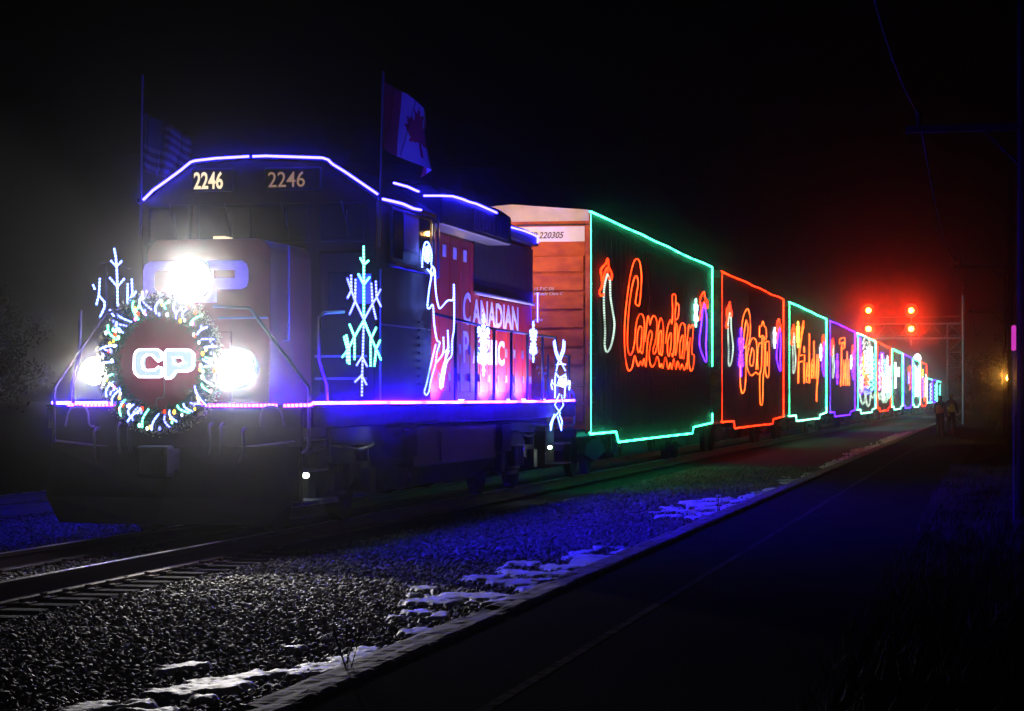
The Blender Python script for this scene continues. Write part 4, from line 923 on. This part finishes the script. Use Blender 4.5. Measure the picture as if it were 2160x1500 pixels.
b = MB(); chain = [(top_pts[0][0]-.45, top_pts[0][1]-16, 7.4)]+top_pts+[(top_pts[-1][0]+.1, top_pts[-1][1]+34, top_pts[-1][2])]
for a, c in zip(chain[:-1], chain[1:]):
    pts = [Vector(a).lerp(Vector(c), k/30)-Vector((0, 0, .7*(1-(2*k/30-1)**2))) for k in range(31)]
    b.tube(pts, .012, 5, radii=[.012+.006*(k % 2) for k in range(31)])
tag(b.build('overhead_cable', M['pole']), 'faint twisted overhead cable sagging between the utility poles', 'cable')
b = MB(); p0 = front(-200, 300, 60); p1 = front(1500, 375, 60)
b.tube([(p0[0], 60, p0[1]), (p1[0], 60, p1[1])], .015, 4)
tag(b.build('overhead_cable', M['pole']), 'barely visible level wire crossing the dark sky behind the flags', 'cable')
# lit narrow sign on the near pole, lamp beyond
d = 30.; X = CX-d*math.sin(TH)+((2138-1080)/F*d)*math.cos(TH); Y = CY+d*math.cos(TH)+((2138-1080)/F*d)*math.sin(TH)
sgn = thing('pole_sign', (X, Y, 2), 'narrow magenta glowing sign panel fixed beside the right pole', 'sign')
MB().box(X-.025, X+.03, Y-.02, Y+.35, 2.13, 2.44).build('panel', E_['magenta'], sgn, bevel=.012); MB().box(X-.012, X+.012, Y-.01, Y+.01, -.2, 2.12).build('bracket', M['galv'], sgn)
d = 85.; X = CX-d*math.sin(TH)+((2130-1080)/F*d)*math.cos(TH); Y = CY+d*math.cos(TH)+((2130-1080)/F*d)*math.sin(TH)
lp = thing('path_lamp', (X, Y, -.2), 'small amber lamp glowing low beside the far end of the path', 'lamp')
MB().cyl((X, Y, -.2), (X, Y, 2.05), .04, 8).build('post', M['railblack'], lp); MB().ball((X, Y, 2.22), .13, 6).build('globe', E_['amber'], lp, smooth=True)
MB().cyl((X, Y, 2.36), (X, Y, 2.42), .16, 12).build('cap', M['railblack'], lp)
spot('lamp_bloom', (X, Y-.16, 2.22), (CX, CY, 1.5), 45, 34, 1, (1, .40, .05), .1, lp)  # added spot facing the eye, gives the amber globe its bloom
point('lamp_light', (X-.25, Y-.25, 2.3), 55, (1, .40, .05), .1, lp)

# ------------------------------------------------------------------ people on the path
def skin_body(name, chains, m, parent, sub=1):
    me = bpy.data.meshes.new(name); vs = []; es = []; rs = []; idx = {}
    for ch in chains:
        prev = None
        for (p, r) in ch:
            k = tuple(round(c, 3) for c in p)
            if k not in idx: idx[k] = len(vs); vs.append(p); rs.append(r)
            if prev is not None: es.append((prev, idx[k]))
            prev = idx[k]
    me.from_pydata(vs, es, []); me.materials.append(m); o = bpy.data.objects.new(name, me); COL.objects.link(o); o.parent = parent
    md = o.modifiers.new('skin', 'SKIN'); md.use_smooth_shade = True
    for i, r in enumerate(rs): me.skin_vertices[0].data[i].radius = (r, r)
    me.skin_vertices[0].data[0].use_root = True
    s = o.modifiers.new('sub', 'SUBSURF'); s.levels = sub; s.render_levels = sub
    return o
def person(px, pyf, depth, h, label, vest, facing=1, arm=0):
    X = CX-depth*math.sin(TH)+((px-1080)/F*depth)*math.cos(TH); Y = CY+depth*math.cos(TH)+((px-1080)/F*depth)*math.sin(TH)
    t = thing('person', (X, Y, -.13), label, 'person', 'people standing on the path'); t.rotation_euler = (0, 0, facing); t.scale = (h, h, h)
    pel = (0, 0, .52)
    ch = [[(pel, .085), ((0, 0, .60), .085), ((0, .0, .70), .10), ((0, 0, .79), .09), ((0, -.01, .845), .035), ((0, -.01, .87), .036), ((0, -.015, .925), .058), ((0, -.01, .97), .05)]]
    for s in (-1, 1):
        ch.append([(pel, .085), ((s*.055, 0, .48), .062), ((s*.065, -.01, .28), .042), ((s*.07, .01, .06), .028), ((s*.07, .012, .02), .028), ((s*.075, -.07, .015), .024)])
        ch.append([((0, 0, .79), .09), ((s*.10, 0, .785), .042), ((s*.135, .01, .64), .030), ((s*.12, -.06-arm*.03, .52+arm*.05), .022), ((s*.105, -.09-arm*.04, .475+arm*.06), .020)])
    skin_body('body', ch, M['cloth'], t)
    skin_body('head', [[((0, -.012, .875), .034), ((0, -.02, .915), .050), ((0, -.012, .955), .050), ((0, -.01, .975), .035)]], M['skin'], t)
    skin_body('hair', [[((0, .012, .93), .050), ((0, .0, .972), .052)]], M['cloth'], t)
    b = MB().ball((0, -.071, .915), .009, 4); b.v = [(v[0]+X, v[1]+Y, v[2]-.13) for v in b.v]; b.build('nose', M['skin'], t)
    skin_body('jacket', [[((0, 0, .53), .098), ((0, 0, .60), .098), ((0, 0, .70), .108), ((0, 0, .78), .098)]], M[vest], t)
    for s in (-1, 1):
        hd = [[((s*.105, -.09-arm*.04, .475+arm*.06), .014), ((s*.10, -.105-arm*.04, .45+arm*.06), .012)]]
        base = (s*.10, -.105-arm*.04, .45+arm*.06)
        for k in range(4): hd.append([(base, .012), ((base[0]+(k-1.5)*.008, base[1]-.008, base[2]-.022), .005), ((base[0]+(k-1.5)*.009, base[1]-.004, base[2]-.040+.004*abs(k-1)), .004)])
        hd.append([(base, .012), ((base[0]-s*.014, base[1]-.014, base[2]-.008), .005)])
        skin_body('hand', hd, M['skin'], t)
    return t
person(1983, 915, 98., 1.80, 'dark silhouetted person with orange jacket standing left on the path', 'orange', 2.6)
person(2006, 910, 101., 1.86, 'person in yellow safety vest standing right on the path', 'vest', 0.4, 1)

# ------------------------------------------------------------------ vegetation
def blades(name, N, x0, x1, y0, y1, h):
    x = rng.uniform(x0, x1, N); y = rng.uniform(y0, y1, N); keep = np.array([noise.noise(Vector((a*1.3, b_*.8, 9))) > -.1 for a, b_ in zip(x, y)]); x = x[keep]; y = y[keep]; n = len(x)
    hh = rng.uniform(.3, 1, n)*h; a = rng.uniform(0, 6.28, n); l = rng.normal(0, .45, (n, 2))*hh[:, None]; w = .004
    p0 = np.stack([x-np.cos(a)*w, y-np.sin(a)*w, np.full(n, -.07)], 1); p1 = np.stack([x+np.cos(a)*w, y+np.sin(a)*w, np.full(n, -.07)], 1)
    p2 = np.stack([x+l[:, 0], y+l[:, 1], -.07+hh], 1)
    b = MB(); V = np.stack([p0, p1, p2], 1).reshape(-1, 3); b.v = [tuple(v) for v in V]; b.al = [0]*len(b.v); b.f = [(3*i, 3*i+1, 3*i+2) for i in range(n)]
    return b.build(name, M['grass'])
tag(blades('grass', 26000, 8.0, 11, -16, 30, .22), 'dry dark grass tufts on the verge right of the path', 'grass', kind='stuff')
def weed(px, py, h, lab):
    r = ray(px, py); tt = (-.05-CZ)/r[2]; X, Y = CX+tt*r[0], CY+tt*r[1]; b = MB()
    for k in range(5):
        a = random.uniform(-1, 1); q = (X+a*.3*h, Y+random.uniform(-.1, .1), -.03+h*random.uniform(.6, 1)); b.tube([(X, Y, -.2), (X+a*.08*h, Y, .3*h-.1), q], .003, 4)
        b.tube([(X+a*.08*h, Y, .3*h-.1), (X-a*.2*h, Y, .6*h)], .002, 4)
    tag(b.build('dry_weed', M['leaf']), lab, 'weed', 'dry weeds at the curb')
weed(1515, 1075, .32, 'dark dry weed poking through the big blue snow patch'); weed(735, 1420, .3, 'dry weed stalk against the curb near the bottom snow patch')
def tree(X, Y, h, r, lab, name='tree', n=5200):
    t = thing(name, (X, Y, -.3), lab, 'tree' if h > 3 else 'bush')
    b = MB().tube([(X, Y, -.4), (X+.1, Y, h*.3), (X, Y, h*.8)], .1, 8, radii=[h*.03, h*.022, h*.006])
    for k in range(9):
        a = 2*math.pi*k/9; z = h*(.25+.06*k); b.tube([(X, Y, z), (X+math.cos(a)*r*.5, Y+math.sin(a)*r*.5, z+h*.12), (X+math.cos(a)*r*.85, Y+math.sin(a)*r*.85, z+h*.16)], .03, 5, radii=[h*.012, h*.007, h*.003])
    b.build('trunk', M['bark'], t)
    cl = [(random.gauss(0, r*.42), random.gauss(0, r*.42), h*random.uniform(.3, 1)) for _ in range(46)]; b = MB()
    for k in range(n):
        c = random.choice(cl); s = h*.012*random.uniform(.6, 1.6)
        p = Vector((X+c[0]+random.gauss(0, r*.14), Y+c[1]+random.gauss(0, r*.14), c[2]+random.gauss(0, h*.045)))
        u = Vector((random.gauss(0, 1), random.gauss(0, 1), random.gauss(0, 1))).normalized()*s; v = u.orthogonal().normalized()*s*.6
        b.add([p-u, p+v, p+u, p-v], [(0, 1, 2, 3)])
    b.build('crown', M['leaf'], t)
p = front(-18, 600, 62); tree(p[0], 62, 5.6, 2.2, 'brownish bare-looking tree at the far left edge beyond the siding')
for (px, dd, h, lb) in ((2100, 118, 1.5, 'rounded grey bush in the dark beside the far lamp'), (2052, 260, 6, 'dim tree far behind the gantry tower'), (2140, 210, 7, 'dim tree behind the right pole')):
    X = CX-dd*math.sin(TH)+((px-1080)/F*dd)*math.cos(TH); Y = CY+dd*math.cos(TH)+((px-1080)/F*dd)*math.sin(TH); tree(X, Y, h, h*.38, lb, 'bush' if h < 3 else 'tree', 2600)

# ------------------------------------------------------------------ haze, added to stand in for lens bloom around the lamps
hz = MB().box(-420, 420, -70, 920, -1.5, 14).build('haze', M['black'])
hm = bpy.data.materials.new('bloom_haze'); hm.use_nodes = True; nt = hm.node_tree; nt.nodes.remove(bsdf(hm))
pv = nt.nodes.new('ShaderNodeVolumePrincipled'); pv.inputs['Color'].default_value = (.92, .92, .95, 1)
pv.inputs['Density'].default_value = .001; pv.inputs['Anisotropy'].default_value = .9915
nt.links.new(pv.outputs[0], nt.nodes['Material Output'].inputs['Volume'])
hz.data.materials.clear(); hz.data.materials.append(hm); tag(hz, 'thin haze added to give the lamps their bloom', 'haze', kind='stuff')
